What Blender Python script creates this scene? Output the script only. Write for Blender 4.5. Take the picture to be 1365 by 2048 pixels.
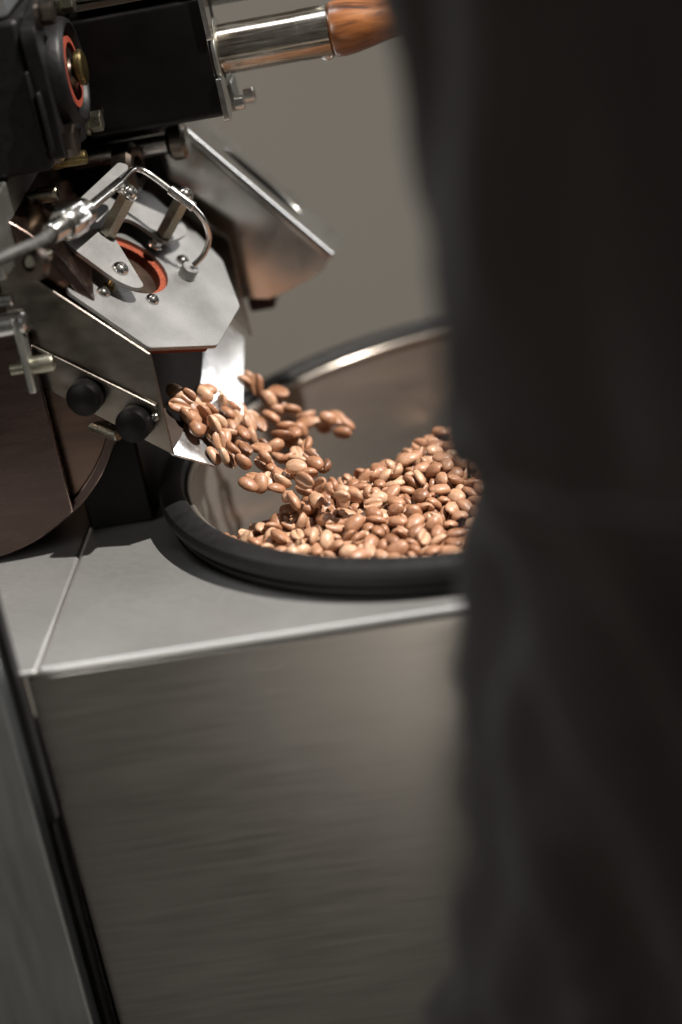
import bpy, bmesh, math, random
from mathutils import Vector, Matrix, Quaternion, noise

for o in list(bpy.data.objects):
    bpy.data.objects.remove(o)
scene = bpy.context.scene
COL = scene.collection
rad = math.radians

# ------------------------------------------------------------------ camera
# world: X = direction the roaster faces, Y = away from the camera, Z = up,
# origin = centre of the bean bin's rim, metres
YAW, PITCH, ROLL = rad(9), rad(22.5), rad(12.3)
f0 = Vector((-math.sin(YAW), math.cos(YAW), 0)); r0 = Vector((math.cos(YAW), math.sin(YAW), 0)); zz = Vector((0, 0, 1))
fw = f0 * math.cos(PITCH) - zz * math.sin(PITCH); u0 = f0 * math.sin(PITCH) + zz * math.cos(PITCH)
rt = r0 * math.cos(ROLL) - u0 * math.sin(ROLL); up = r0 * math.sin(ROLL) + u0 * math.cos(ROLL)
cam_data = bpy.data.cameras.new('camera'); cam = bpy.data.objects.new('camera', cam_data); COL.objects.link(cam)
cam.matrix_world = Matrix(((rt.x, up.x, -fw.x, 0.1248), (rt.y, up.y, -fw.y, -1.3187), (rt.z, up.z, -fw.z, 0.5191), (0, 0, 0, 1)))
cam_data.sensor_fit = 'VERTICAL'; cam_data.sensor_height = 36; cam_data.sensor_width = 24; cam_data.lens = 100
cam_data.clip_start = 0.01; cam_data.clip_end = 50
cam_data.dof.use_dof = True; cam_data.dof.focus_distance = 1.385; cam_data.dof.aperture_fstop = 2.25
scene.camera = cam

# ------------------------------------------------------------------ light
world = bpy.data.worlds.new('World'); scene.world = world; world.use_nodes = True
bg = world.node_tree.nodes['Background']; bg.inputs[0].default_value = (1.0, 0.95, 0.88, 1); bg.inputs[1].default_value = 0.075

def lamp(name, kind, loc, target, power, colour, **kw):
    d = bpy.data.lights.new(name, kind); o = bpy.data.objects.new(name, d); COL.objects.link(o)
    o.location = loc; d.energy = power; d.color = colour
    o.rotation_euler = (Vector(target) - Vector(loc)).to_track_quat('-Z', 'Y').to_euler()
    for k, v in kw.items():
        setattr(d, k, v)
    return o
# hard light from a high lamp beyond the bin, and added soft fills, an added floor spot and a rear window
KEY = Vector((0.56, -0.14, 0.81)).normalized()
lamp('key_lamp', 'SPOT', Vector((-0.06, 0, 0.05)) + KEY * 3.0, (-0.06, 0, 0.05), 1000, (1.0, 0.95, 0.88), spot_size=rad(24), spot_blend=0.4, shadow_soft_size=0.02)
lamp('left_fill', 'AREA', (-1.9, -1.9, 1.0), (0, 0, 0), 26, (1.0, 0.95, 0.88), shape='RECTANGLE', size=0.9, size_y=1.4)  # added soft fill from the left, no window known there
lamp('overhead_fill', 'AREA', (-0.9, 0.3, 2.4), (-0.1, 0, 0), 26, (0.95, 0.97, 1.0), shape='RECTANGLE', size=0.5, size_y=1.6)  # added overhead soft fill for the ambient light
lamp('front_reflection_spot', 'SPOT', (-0.1, -2.7, 2.2), (0.12, -2.22, -0.9), 4600, (1.0, 0.965, 0.92), spot_size=rad(22), spot_blend=0.55, shadow_soft_size=0.08)  # unseen spot added to light the floor that the cabinet front reflects
lamp('rear_window_lamp', 'AREA', (1.05, 1.05, 0.62), (-0.1, 0, 0.05), 14, (0.97, 0.98, 1.0), shape='RECTANGLE', size=0.7, size_y=0.8)
scene.view_settings.view_transform = 'Standard'; scene.view_settings.look = 'None'
scene.view_settings.exposure = 0.0; scene.view_settings.gamma = 1.0; scene.view_settings.use_curve_mapping = False
scene.render.engine = 'CYCLES'
scene.cycles.use_denoising = True
scene.cycles.max_bounces = 8; scene.cycles.sample_clamp_indirect = 6.0
scene.cycles.caustics_reflective = False; scene.cycles.caustics_refractive = False

# ------------------------------------------------------------------ materials
def nodes(name):
    m = bpy.data.materials.new(name); m.use_nodes = True
    t = m.node_tree; return m, t, t.nodes['Principled BSDF'], t.nodes, t.links

def metal(name, col, rough, streak=(1, 1, 1), streak_scale=60., var=0.12, blotch=5., bump=0.0, aniso=0.0, smudge=None, metallic=1.0):
    """steel: brushed streaks along one axis and soft smudges in the polish"""
    m, t, p, N, L = nodes(name)
    p.inputs['Metallic'].default_value = metallic
    tc = N.new('ShaderNodeTexCoord'); mp = N.new('ShaderNodeMapping'); mp.inputs['Scale'].default_value = streak
    L.new(tc.outputs['Object'], mp.inputs[0])
    n1 = N.new('ShaderNodeTexNoise'); n1.inputs['Scale'].default_value = streak_scale; n1.inputs['Detail'].default_value = 6
    L.new(mp.outputs[0], n1.inputs['Vector'])
    n2 = N.new('ShaderNodeTexNoise'); n2.inputs['Scale'].default_value = blotch; n2.inputs['Detail'].default_value = 5
    L.new(tc.outputs['Object'], n2.inputs['Vector'])
    mx = N.new('ShaderNodeMath'); mx.operation = 'MULTIPLY_ADD'; mx.inputs[1].default_value = var; mx.inputs[2].default_value = rough - var * .5
    L.new(n1.outputs[0], mx.inputs[0])
    ma = N.new('ShaderNodeMath'); ma.operation = 'MULTIPLY_ADD'; ma.inputs[1].default_value = var * 1.2; L.new(n2.outputs[0], ma.inputs[0]); L.new(mx.outputs[0], ma.inputs[2])
    ms = N.new('ShaderNodeMath'); ms.operation = 'SUBTRACT'; ms.inputs[1].default_value = var * .6; L.new(ma.outputs[0], ms.inputs[0]); L.new(ms.outputs[0], p.inputs['Roughness'])
    cr = N.new('ShaderNodeValToRGB'); e = cr.color_ramp.elements
    e[0].position = 0.35; e[0].color = tuple(c * 0.80 for c in col) + (1,); e[1].position = 0.68; e[1].color = tuple(col) + (1,)
    if smudge:
        e[0].color = tuple(smudge) + (1,)
    am = N.new('ShaderNodeMath'); am.operation = 'ADD'; am.use_clamp = True
    hm = N.new('ShaderNodeMath'); hm.operation = 'MULTIPLY'; hm.inputs[1].default_value = .5; L.new(n1.outputs[0], hm.inputs[0])
    hn = N.new('ShaderNodeMath'); hn.operation = 'MULTIPLY'; hn.inputs[1].default_value = .5; L.new(n2.outputs[0], hn.inputs[0])
    L.new(hm.outputs[0], am.inputs[0]); L.new(hn.outputs[0], am.inputs[1]); L.new(am.outputs[0], cr.inputs[0]); L.new(cr.outputs[0], p.inputs['Base Color'])
    if bump:
        b = N.new('ShaderNodeBump'); b.inputs['Strength'].default_value = bump; b.inputs['Distance'].default_value = 0.0004
        L.new(n1.outputs[0], b.inputs['Height']); L.new(b.outputs[0], p.inputs['Normal'])
    if aniso:
        p.inputs['Anisotropic'].default_value = aniso
    return m

def plain(name, col, rough, spec=0.5, scale=40., var=0.25, bump=0.0, dist=0.0005, metallic=0.0, sheen=0.0):
    m, t, p, N, L = nodes(name)
    tc = N.new('ShaderNodeTexCoord'); n = N.new('ShaderNodeTexNoise'); n.inputs['Scale'].default_value = scale; n.inputs['Detail'].default_value = 6
    L.new(tc.outputs['Object'], n.inputs['Vector'])
    cr = N.new('ShaderNodeValToRGB'); e = cr.color_ramp.elements
    e[0].position = .3; e[0].color = tuple(c * (1 - var) for c in col) + (1,); e[1].position = .7; e[1].color = tuple(min(1, c * (1 + var)) for c in col) + (1,)
    L.new(n.outputs[0], cr.inputs[0]); L.new(cr.outputs[0], p.inputs['Base Color'])
    r = N.new('ShaderNodeMath'); r.operation = 'MULTIPLY_ADD'; r.inputs[1].default_value = .16; r.inputs[2].default_value = rough - .08
    L.new(n.outputs[0], r.inputs[0]); L.new(r.outputs[0], p.inputs['Roughness'])
    p.inputs['Specular IOR Level'].default_value = spec; p.inputs['Metallic'].default_value = metallic
    if sheen:
        p.inputs['Sheen Weight'].default_value = sheen; p.inputs['Sheen Roughness'].default_value = .6
    if bump:
        b = N.new('ShaderNodeBump'); b.inputs['Strength'].default_value = bump; b.inputs['Distance'].default_value = dist
        L.new(n.outputs[0], b.inputs['Height']); L.new(b.outputs[0], p.inputs['Normal'])
    return m

M = {}
M['brushed'] = metal('brushed_steel', (.60, .592, .575), .24, (1.4, 1, 30), 18., .12, 7., .02, smudge=(.46, .455, .445))
M['top'] = metal('satin_steel', (.46, .455, .445), .38, (20, 40, 40), 12., .14, 14., .02, metallic=.76, smudge=(.42, .415, .405))
M['lid'] = metal('blasted_steel', (.32, .317, .311), .42, (30, 30, 30), 60., .24, 34., .25, metallic=.7, smudge=(.185, .182, .178))
M['arm'] = metal('worn_steel', (.31, .305, .298), .44, (30, 30, 30), 30., .22, 60., .25, metallic=.65)
M['inner'] = metal('bright_steel', (.66, .66, .66), .50, (60, 60, 60), 20., .14, 55., .05, metallic=.25, smudge=(.44, .43, .42))
M['chute'] = metal('tarnished_steel', (.25, .232, .205), .32, (8, 8, 14), 10., .16, 10., .02, smudge=(.15, .125, .10))
M['polish'] = metal('polished_steel', (.66, .645, .62), .20, (10, 10, 10), 30., .12, 40.)
M['tube'] = metal('stained_steel', (.62, .60, .56), .22, (3, 40, 40), 18., .22, 38., .03, smudge=(.30, .25, .19))
M['bin'] = metal('bin_steel', (.44, .395, .35), .22, (6, 6, 60), 10., .08, 10., .02, metallic=.80)
M['hood'] = metal('hood_steel', (.72, .71, .69), .19, (10, 10, 10), 10., .10, 14., .02)
M['housing'] = metal('dark_steel', (.115, .092, .078), .33, (4, 4, 20), 10., .12, 8., .02)
M['copper'] = metal('warm_steel', (.27, .165, .12), .24, (3, 3, 26), 10., .10, 6., .015, smudge=(.16, .11, .09))
M['purple'] = metal('blued_steel', (.13, .092, .080), .27, (4, 4, 20), 10., .12, 8., .02)
M['zinc'] = metal('zinc_plate', (.40, .39, .33), .34, (20, 20, 20), 50., .22, 70., .05, smudge=(.24, .22, .16))
M['brass'] = metal('brass', (.36, .28, .13), .32, (20, 20, 20), 50., .2, 70., smudge=(.20, .145, .06))
M['grey'] = metal('grey_panel', (.34, .345, .32), .42, (10, 10, 10), 20., .14, 14., .02)
M['post'] = metal('post_steel', (.40, .425, .43), .40, (20, 20, 2), 10., .16, 9., .02)
M['black'] = plain('black_enamel', (.003, .0026, .0027), .40, .16, 60., .3, .03)
M['cast'] = plain('black_casting', (.0035, .0033, .0035), .45, .2, 220., .4, .35, .0006)
M['rubber'] = plain('black_rubber', (.0075, .0073, .0075), .55, .3, 160., .35, .10, .0003)
M['cablegrey'] = plain('grey_braid', (.045, .044, .042), .55, .35, 300., .4, .3)
M['throat_shade'] = plain('painted_shade', (.030, .021, .016), .75, .2, 120., .4, .3)  # dark brown standing in for shade in the chute throat
M['red'] = plain('red_felt', (.20, .045, .022), .85, .2, 900., .45, .6, .0006)
M['seal'] = plain('red_silicone', (.19, .035, .02), .55, .3, 90., .2)
M['redoxide'] = plain('red_oxide', (.035, .014, .010), .6, .3, 120., .3)
M['amber'] = plain('dark_glass', (.028, .018, .013), .25, .5, 90., .5)
M['fabric'] = plain('black_cloth', (.0125, .0098, .0084), .85, .2, 700., .35, .25, .0004, sheen=.10)
M['skin'] = plain('skin', (.48, .26, .18), .55, .4, 60., .08)
M['hair'] = plain('hair', (.02, .013, .009), .5, .4, 200., .4)
M['wall'] = plain('wall_paint', (.50, .460, .398), .85, .2, 3., .05, .04)
M['floor'] = plain('floor_screed', (.115, .104, .090), .55, .4, 5., .22, .05)

def residue_steel():
    m, t, p, N, L = nodes('lip_steel')
    tc = N.new('ShaderNodeTexCoord'); a = N.new('ShaderNodeTexNoise'); a.inputs['Scale'].default_value = 55; a.inputs['Detail'].default_value = 3
    b = N.new('ShaderNodeTexNoise'); b.inputs['Scale'].default_value = 300; b.inputs['Detail'].default_value = 4
    L.new(tc.outputs['Object'], a.inputs['Vector']); L.new(tc.outputs['Object'], b.inputs['Vector'])
    mu = N.new('ShaderNodeMath'); mu.operation = 'MULTIPLY'; L.new(a.outputs[0], mu.inputs[0]); L.new(b.outputs[0], mu.inputs[1])
    cr = N.new('ShaderNodeValToRGB'); e = cr.color_ramp.elements; e[0].position = .26; e[0].color = (.84, .84, .84, 1); e[1].position = .46; e[1].color = (.46, .43, .41, 1)
    L.new(mu.outputs[0], cr.inputs[0]); L.new(cr.outputs[0], p.inputs['Base Color'])
    p.inputs['Metallic'].default_value = .88; p.inputs['Roughness'].default_value = .24
    return m
M['inner'] = residue_steel()

def wood():
    m, t, p, N, L = nodes('turned_wood')
    tc = N.new('ShaderNodeTexCoord'); mp = N.new('ShaderNodeMapping'); mp.inputs['Scale'].default_value = (14, 150, 150)
    L.new(tc.outputs['Object'], mp.inputs[0])
    n = N.new('ShaderNodeTexNoise'); n.inputs['Scale'].default_value = 1.6; n.inputs['Detail'].default_value = 8; n.inputs['Distortion'].default_value = .6
    L.new(mp.outputs[0], n.inputs['Vector'])
    cr = N.new('ShaderNodeValToRGB'); e = cr.color_ramp.elements
    e[0].position = .30; e[0].color = (.045, .017, .008, 1); e[1].position = .66; e[1].color = (.24, .092, .030, 1)
    k = e.new(.45); k.color = (.165, .058, .019, 1)
    L.new(n.outputs[0], cr.inputs[0]); L.new(cr.outputs[0], p.inputs['Base Color'])
    p.inputs['Roughness'].default_value = .32; p.inputs['Coat Weight'].default_value = .3; p.inputs['Coat Roughness'].default_value = .2
    b = N.new('ShaderNodeBump'); b.inputs['Strength'].default_value = .12; b.inputs['Distance'].default_value = .0004
    L.new(n.outputs[0], b.inputs['Height']); L.new(b.outputs[0], p.inputs['Normal'])
    return m
M['wood'] = wood()

def bean_material():
    m, t, p, N, L = nodes('roasted_bean')
    oi = N.new('ShaderNodeObjectInfo'); ge = N.new('ShaderNodeNewGeometry')
    ad = N.new('ShaderNodeMath'); ad.operation = 'ADD'; L.new(oi.outputs['Random'], ad.inputs[0]); L.new(ge.outputs['Random Per Island'], ad.inputs[1])
    fr = N.new('ShaderNodeMath'); fr.operation = 'FRACT'; L.new(ad.outputs[0], fr.inputs[0])
    cr = N.new('ShaderNodeValToRGB'); e = cr.color_ramp.elements
    e[0].position = 0; e[0].color = (.12, .048, .022, 1); e[1].position = 1; e[1].color = (.50, .315, .20, 1)
    for pos, c in ((.07, (.25, .112, .056, 1)), (.4, (.325, .158, .085, 1)), (.75, (.39, .215, .128, 1))):
        k = e.new(pos); k.color = c
    L.new(fr.outputs[0], cr.inputs[0])
    tc = N.new('ShaderNodeTexCoord'); n = N.new('ShaderNodeTexNoise'); n.inputs['Scale'].default_value = 420; n.inputs['Detail'].default_value = 5
    L.new(tc.outputs['Object'], n.inputs['Vector'])
    mr = N.new('ShaderNodeMapRange'); mr.inputs[1].default_value = .3; mr.inputs[2].default_value = .7; mr.inputs[3].default_value = .78; mr.inputs[4].default_value = 1.16
    L.new(n.outputs[0], mr.inputs[0])
    mu = N.new('ShaderNodeMix'); mu.data_type = 'RGBA'; mu.blend_type = 'MULTIPLY'; mu.inputs[0].default_value = 1
    L.new(cr.outputs[0], mu.inputs[6]); L.new(mr.outputs[0], mu.inputs[7])
    at = N.new('ShaderNodeAttribute'); at.attribute_name = 'crease'
    mi = N.new('ShaderNodeMix'); mi.data_type = 'RGBA'; L.new(at.outputs['Fac'], mi.inputs[0]); L.new(mu.outputs[2], mi.inputs[6]); mi.inputs[7].default_value = (.50, .30, .17, 1)
    L.new(mi.outputs[2], p.inputs['Base Color'])
    p.inputs['Roughness'].default_value = .43; p.inputs['Specular IOR Level'].default_value = .6
    b = N.new('ShaderNodeBump'); b.inputs['Strength'].default_value = .6; b.inputs['Distance'].default_value = .0005
    L.new(n.outputs[0], b.inputs['Height']); L.new(b.outputs[0], p.inputs['Normal'])
    return m
M['bean'] = bean_material()

# ------------------------------------------------------------------ mesh helpers (all geometry in world metres)
def link(name, me, mat, parent=None, offset=None):
    o = bpy.data.objects.new(name, me); COL.objects.link(o)
    if mat is not None and not me.materials:
        me.materials.append(M[mat])
    if parent is not None:
        o.parent = parent
        if parent.type == 'EMPTY':
            o.matrix_parent_inverse = Matrix.Translation(-parent.location)
    return o

def done(name, bm, mat, parent=None, bevel=0.0, seg=2, angle=35, smooth=True):
    bmesh.ops.recalc_face_normals(bm, faces=bm.faces)
    me = bpy.data.meshes.new(name); bm.to_mesh(me); bm.free()
    if smooth:
        for f in me.polygons:
            f.use_smooth = True
        me.set_sharp_from_angle(angle=rad(angle))
    o = link(name, me, mat, parent)
    if bevel:
        b = o.modifiers.new('edge', 'BEVEL'); b.width = bevel; b.segments = seg; b.limit_method = 'ANGLE'; b.angle_limit = rad(40); b.harden_normals = False
    return o

def thing(name, label, cat, loc=(0, 0, 0), group=None):
    o = bpy.data.objects.new(name, None); COL.objects.link(o); o.location = loc; o.empty_display_size = .05
    o['label'] = label; o['category'] = cat
    if group:
        o['group'] = group
    return o

def box(bm, x0, x1, y0, y1, z0, z1, mat=None):
    v = [bm.verts.new((x, y, z)) for z in (z0, z1) for y in (y0, y1) for x in (x0, x1)]
    if mat is not None:
        for q in v:
            q.co = mat @ q.co
    for f in ((0, 2, 3, 1), (4, 5, 7, 6), (0, 1, 5, 4), (2, 6, 7, 3), (0, 4, 6, 2), (1, 3, 7, 5)):
        bm.faces.new([v[i] for i in f])

def axes(d):
    d = Vector(d).normalized(); a = Vector((0, 0, 1)) if abs(d.z) < .9 else Vector((1, 0, 0))
    u = d.cross(a).normalized(); return d, u, d.cross(u)

def lathe(bm, prof, origin, axis, seg=32, closed=False, start=0.0):
    """prof = [(radius, height)] turned about axis"""
    d, u, w = axes(axis); origin = Vector(origin); rings = []
    for r, h in prof:
        if r < 1e-6:
            rings.append([bm.verts.new(origin + d * h)])
        else:
            rings.append([bm.verts.new(origin + d * h + (u * math.cos(start + 2 * math.pi * k / seg) + w * math.sin(start + 2 * math.pi * k / seg)) * r) for k in range(seg)])
    pairs = list(zip(rings, rings[1:])) + ([(rings[-1], rings[0])] if closed else [])
    for a, b in pairs:
        for k in range(seg):
            k2 = (k + 1) % seg
            if len(a) == 1 and len(b) == 1:
                continue
            if len(a) == 1:
                bm.faces.new((a[0], b[k2], b[k]))
            elif len(b) == 1:
                bm.faces.new((a[k], a[k2], b[0]))
            else:
                bm.faces.new((a[k], a[k2], b[k2], b[k]))

def cyl(bm, a, b, r, seg=24, ch=0.0, start=0.0):
    a = Vector(a); b = Vector(b); h = (b - a).length
    if ch:
        prof = [(0, 0), (r - ch, 0), (r, ch), (r, h - ch), (r - ch, h), (0, h)]
    else:
        prof = [(0, 0), (r, 0), (r, h), (0, h)]
    lathe(bm, prof, a, b - a, seg, start=start)

def spline(pts, n=8):
    pts = [Vector(p) for p in pts]; out = []
    for i in range(len(pts) - 1):
        p0 = pts[max(0, i - 1)]; p1 = pts[i]; p2 = pts[i + 1]; p3 = pts[min(len(pts) - 1, i + 2)]
        for k in range(n):
            t = k / n
            out.append(.5 * ((2 * p1) + (p2 - p0) * t + (2 * p0 - 5 * p1 + 4 * p2 - p3) * t * t + (3 * p1 - p0 - 3 * p2 + p3) * t ** 3))
    out.append(pts[-1]); return out

def tube(bm, path, r, seg=14):
    d = (path[1] - path[0]).normalized(); _, u, w = axes(d); rings = []
    for i, p in enumerate(path):
        t = (path[min(i + 1, len(path) - 1)] - path[max(i - 1, 0)]).normalized()
        u = (u - t * u.dot(t)).normalized(); w = t.cross(u)
        rings.append([bm.verts.new(p + (u * math.cos(2 * math.pi * k / seg) + w * math.sin(2 * math.pi * k / seg)) * r) for k in range(seg)])
    for a, b in zip(rings, rings[1:]):
        for k in range(seg):
            bm.faces.new((a[k], a[(k + 1) % seg], b[(k + 1) % seg], b[k]))
    bm.faces.new(rings[0][::-1]); bm.faces.new(rings[-1])

def sheet(bm, outline, holes, h0, h1, frame):
    """flat plate cut from an outline with holes, in a local frame, from height h0 to h1"""
    loops = [outline] + list(holes); edges = []; allv = []
    for lp in loops:
        v = [bm.verts.new((x, y, h0)) for x, y in lp]; allv += v
        edges += [bm.edges.new((v[i], v[(i + 1) % len(v)])) for i in range(len(v))]
    fs = [g for g in bmesh.ops.triangle_fill(bm, use_beauty=True, use_dissolve=False, edges=edges)['geom'] if isinstance(g, bmesh.types.BMFace)]
    ex = bmesh.ops.extrude_face_region(bm, geom=fs)
    nv = [g for g in ex['geom'] if isinstance(g, bmesh.types.BMVert)]
    for v in nv:
        v.co.z = h1
    for v in allv + nv:
        v.co = frame @ v.co

def circle(cx, cy, r, n=40, a0=0, a1=2 * math.pi, end=False):
    k = n + 1 if end else n
    return [(cx + r * math.cos(a0 + (a1 - a0) * i / n), cy + r * math.sin(a0 + (a1 - a0) * i / n)) for i in range(k)]

def rounded(pts, r, n=5):
    """round the corners of a polygon"""
    out = []; m = len(pts)
    for i in range(m):
        p = Vector(pts[i]); a = Vector(pts[i - 1]); b = Vector(pts[(i + 1) % m])
        ri = r[i] if isinstance(r, (list, tuple)) else r
        if ri <= 0:
            out.append(tuple(p)); continue
        da = (a - p); db = (b - p); k = min(ri, da.length * .45, db.length * .45)
        q0 = p + da.normalized() * k; q1 = p + db.normalized() * k
        for j in range(n + 1):
            t = j / n; out.append(tuple(q0 * (1 - t) ** 2 + p * 2 * t * (1 - t) + q1 * t * t))
    return out

def frame_of(o, x, y, z):
    return Matrix(((x[0], y[0], z[0], o[0]), (x[1], y[1], z[1], o[1]), (x[2], y[2], z[2], o[2]), (0, 0, 0, 1)))

def screw(parent, base, axis, r, mat='polish', name='screw', h=None):
    """button head with a hexagon socket"""
    h = h or r * .95; bm = bmesh.new()
    prof = [(r * .96, 0), (r, h * .12)] + [(r * math.cos(a), h * .12 + h * .88 * math.sin(a)) for a in (.35, .7, 1.0)] + [(r * .45, h * .93), (r * .42, h * .5), (0, h * .5)]
    lathe(bm, prof, Vector(base) - Vector(axis).normalized() * .0004, axis, 20)
    return done(name, bm, mat, parent)

def hexbolt(parent, base, axis, r, h, mat='zinc', name='bolt', washer=True):
    bm = bmesh.new(); ax = Vector(axis).normalized(); base = Vector(base)
    if washer:
        cyl(bm, base, base + ax * h * .25, r * 1.25, 24)
    cyl(bm, base + ax * h * .25, base + ax * h, r, 6, r * .10, start=.3)
    return done(name, bm, mat, parent, angle=25)

def capscrew(parent, base, axis, r, h, mat='zinc', name='bolt', collar=True):
    bm = bmesh.new(); ax = Vector(axis).normalized(); base = Vector(base)
    if collar:
        cyl(bm, base, base + ax * h * .35, r * .72, 20); cyl(bm, base + ax * h * .35, base + ax * h * .47, r * 1.05, 20)
    lathe(bm, [(0, h * .47), (r, h * .47), (r, h * .95), (r * .9, h), (r * .55, h), (r * .5, h * .7), (0, h * .7)], base, ax, 22)
    return done(name, bm, mat, parent)

# ------------------------------------------------------------------ setting
bm = bmesh.new(); box(bm, -4, 4, 1.15, 1.25, -.9, 2.6)
w = done('wall', bm, 'wall', smooth=False); w['kind'] = 'structure'; w['label'] = 'plain warm grey painted wall behind the roaster'
bm = bmesh.new(); box(bm, -4, 4, -4, 1.25, -1.0, -.9)
w = done('floor', bm, 'floor', smooth=False); w['kind'] = 'structure'; w['label'] = 'brown grey screed floor'

# ------------------------------------------------------------------ cabinet under the bin
TOPZ = -.012
cab = thing('steel_cabinet', 'brushed stainless steel cabinet carrying the round bean bin', 'cabinet', (0, 0, -.9))
I4 = Matrix.Identity(4)
bm = bmesh.new()
sheet(bm, [(-.2075, -.1805), (.26, -.1805), (.26, .02)] + circle(0, .02, .178, 40, 0, math.pi, True) + [(-.2075, .02)], [circle(0, 0, .1648, 96)], TOPZ - .0045, TOPZ, I4)
done('top_panel', bm, 'top', cab, .0029, 3)
bm = bmesh.new(); box(bm, -.34, -.2082, -.1805, .02, TOPZ - .0034, TOPZ - .0004); done('side_top_panel', bm, 'top', cab, .0016, 3)
bm = bmesh.new(); box(bm, -.2135, .26, -.1795, -.1765, -.86, TOPZ - .0047); done('front_panel', bm, 'brushed', cab, .0003)
bm = bmesh.new(); box(bm, -.34, -.2155, -.1780, -.1760, -.86, TOPZ - .0036); done('side_panel', bm, 'brushed', cab)
bm = bmesh.new(); box(bm, -.34, .255, -.1755, .015, -.86, -.13); done('carcass', bm, 'black', cab)
bm = bmesh.new(); box(bm, -.3425, -.3405, -.1780, .015, -.86, TOPZ - .0036); done('end_panel', bm, 'brushed', cab)
bm = bmesh.new(); box(bm, .2605, .2625, -.1795, .015, -.86, TOPZ - .0047); done('end_panel', bm, 'brushed', cab)
bm = bmesh.new(); box(bm, -.32, .24, -.15, -.01, -.9, -.8605); done('plinth', bm, 'black', cab)

# ------------------------------------------------------------------ bin
bin_ = thing('bean_bin', 'round steel bin with black rubber rim, holding the coffee beans', 'bin', (0, 0, TOPZ))
bm = bmesh.new(); lathe(bm, [(0, -.1205), (.146, -.1205), (.150, -.117), (.1535, -.10), (.1552, -.0015), (.1562, -.0006), (.1572, -.0015), (.1572, -.10), (.152, -.1225), (0, -.1225)], (0, 0, 0), (0, 0, 1), 128)
done('steel_liner', bm, 'bin', bin_, angle=30)
bm = bmesh.new(); lathe(bm, [(.1574, -.003), (.1570, .0030), (.1580, .0046), (.1605, .0054), (.1655, .0050), (.1690, .0034), (.1702, .0002), (.1696, -.0034), (.1668, -.0044), (.1585, -.0044)], (0, 0, 0), (0, 0, 1), 128, closed=True)
done('rubber_trim', bm, 'rubber', bin_, angle=30)
bm = bmesh.new(); lathe(bm, [(.1553 + .0019 * math.cos(a), -.0012 + .0019 * math.sin(a)) for a in [k * math.pi / 5 for k in range(10)]], (0, 0, 0), (0, 0, 1), 128, closed=True); done('rolled_edge', bm, 'bin', bin_, angle=60)
bm = bmesh.new(); lathe(bm, [(.1576, -.0048), (.1640, -.0048), (.1645, -.0075), (.1662, -.0082), (.1666, -.0094), (.1660, -.0104), (.1646, -.0110), (.1642, -.030), (.1576, -.030)], (0, 0, 0), (0, 0, 1), 128, closed=True)
done('collar', bm, 'rubber', bin_, angle=30)

# ------------------------------------------------------------------ post of the roaster stand, nearer the camera
post = thing('stand_post', 'flat grey steel upright standing at the cabinet corner', 'post', (-.243, -.192, -.9))
bm = bmesh.new(); box(bm, -.2705, -.2185, -.200, -.1835, -.9, .25); done('upright', bm, 'post', post, .003, 3)
bm = bmesh.new(); box(bm, -.2183, -.2140, -.1925, -.1835, -.085, .25); done('gap_shade_strip', bm, 'rubber', post, .0008)  # black strip standing in for the shaded gap beside the upright
bm = bmesh.new(); box(bm, -.2183, -.2158, -.1920, -.184, -.86, -.0855); done('gap_shade_sliver', bm, 'black', post, .0004)  # narrower black strip continuing the same shaded gap

# ------------------------------------------------------------------ roaster
ro = thing('coffee_roaster', 'black and steel coffee roaster with its discharge chute over the bin', 'roaster', (-.3, .08, TOPZ))
PSI, TAU = rad(15), rad(40)
H = Vector((math.cos(PSI), -math.sin(PSI), 0)); T = Vector((math.sin(PSI), math.cos(PSI), 0))
S = H * math.cos(TAU) - zz * math.sin(TAU); NN = H * math.sin(TAU) + zz * math.cos(TAU)
P0 = Vector((-.1329, 0, .0902))
PL = frame_of(P0, S, T, NN)
def pl(s, t, h=0.0):
    return PL @ Vector((s, t, h))

# drum housing and body
def arc_body(name, y0, y1, r, cx, cz, mat, parent, bev=.003):
    bm = bmesh.new(); lathe(bm, [(0, 0), (r, 0), (r, y1 - y0), (0, y1 - y0)], (cx, y0, cz), (0, 1, 0), 96)
    return done(name, bm, mat, parent, bev, 3, angle=30)
arc_body('drum_housing', -.042, .26, .0955, -.2635, .0840, 'copper', ro)
bm = bmesh.new(); box(bm, -.2060, -.1725, -.028, .13, TOPZ + .0005, .038); done('under_chute_shade', bm, 'black', ro, .0015)  # black block added to stand in for the deep shade below the chute
bm = bmesh.new(); lathe(bm, [(.0905, 0), (.0958, 0), (.0958, .006), (.0905, .006)], (-.2635, -.0445, .0840), (0, 1, 0), 96, closed=True); done('housing_rim', bm, 'purple', ro, .0008, angle=30)
bm = bmesh.new(); sheet(bm, [(-.36, .104), (-.36, -.0100)] + circle(-.2635, .0840, .0940, 12, rad(-90), rad(-52.7), True) + [(-.2065, .104)], [], 0, .003, frame_of((0, -.050, 0), (1, 0, 0), (0, 0, 1), (0, 1, 0)))
done('side_cover', bm, 'purple', ro, .0008)
bm = bmesh.new(); box(bm, -.30, -.23, .02, .22, TOPZ + .0005, .03); done('saddle', bm, 'black', ro)
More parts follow.
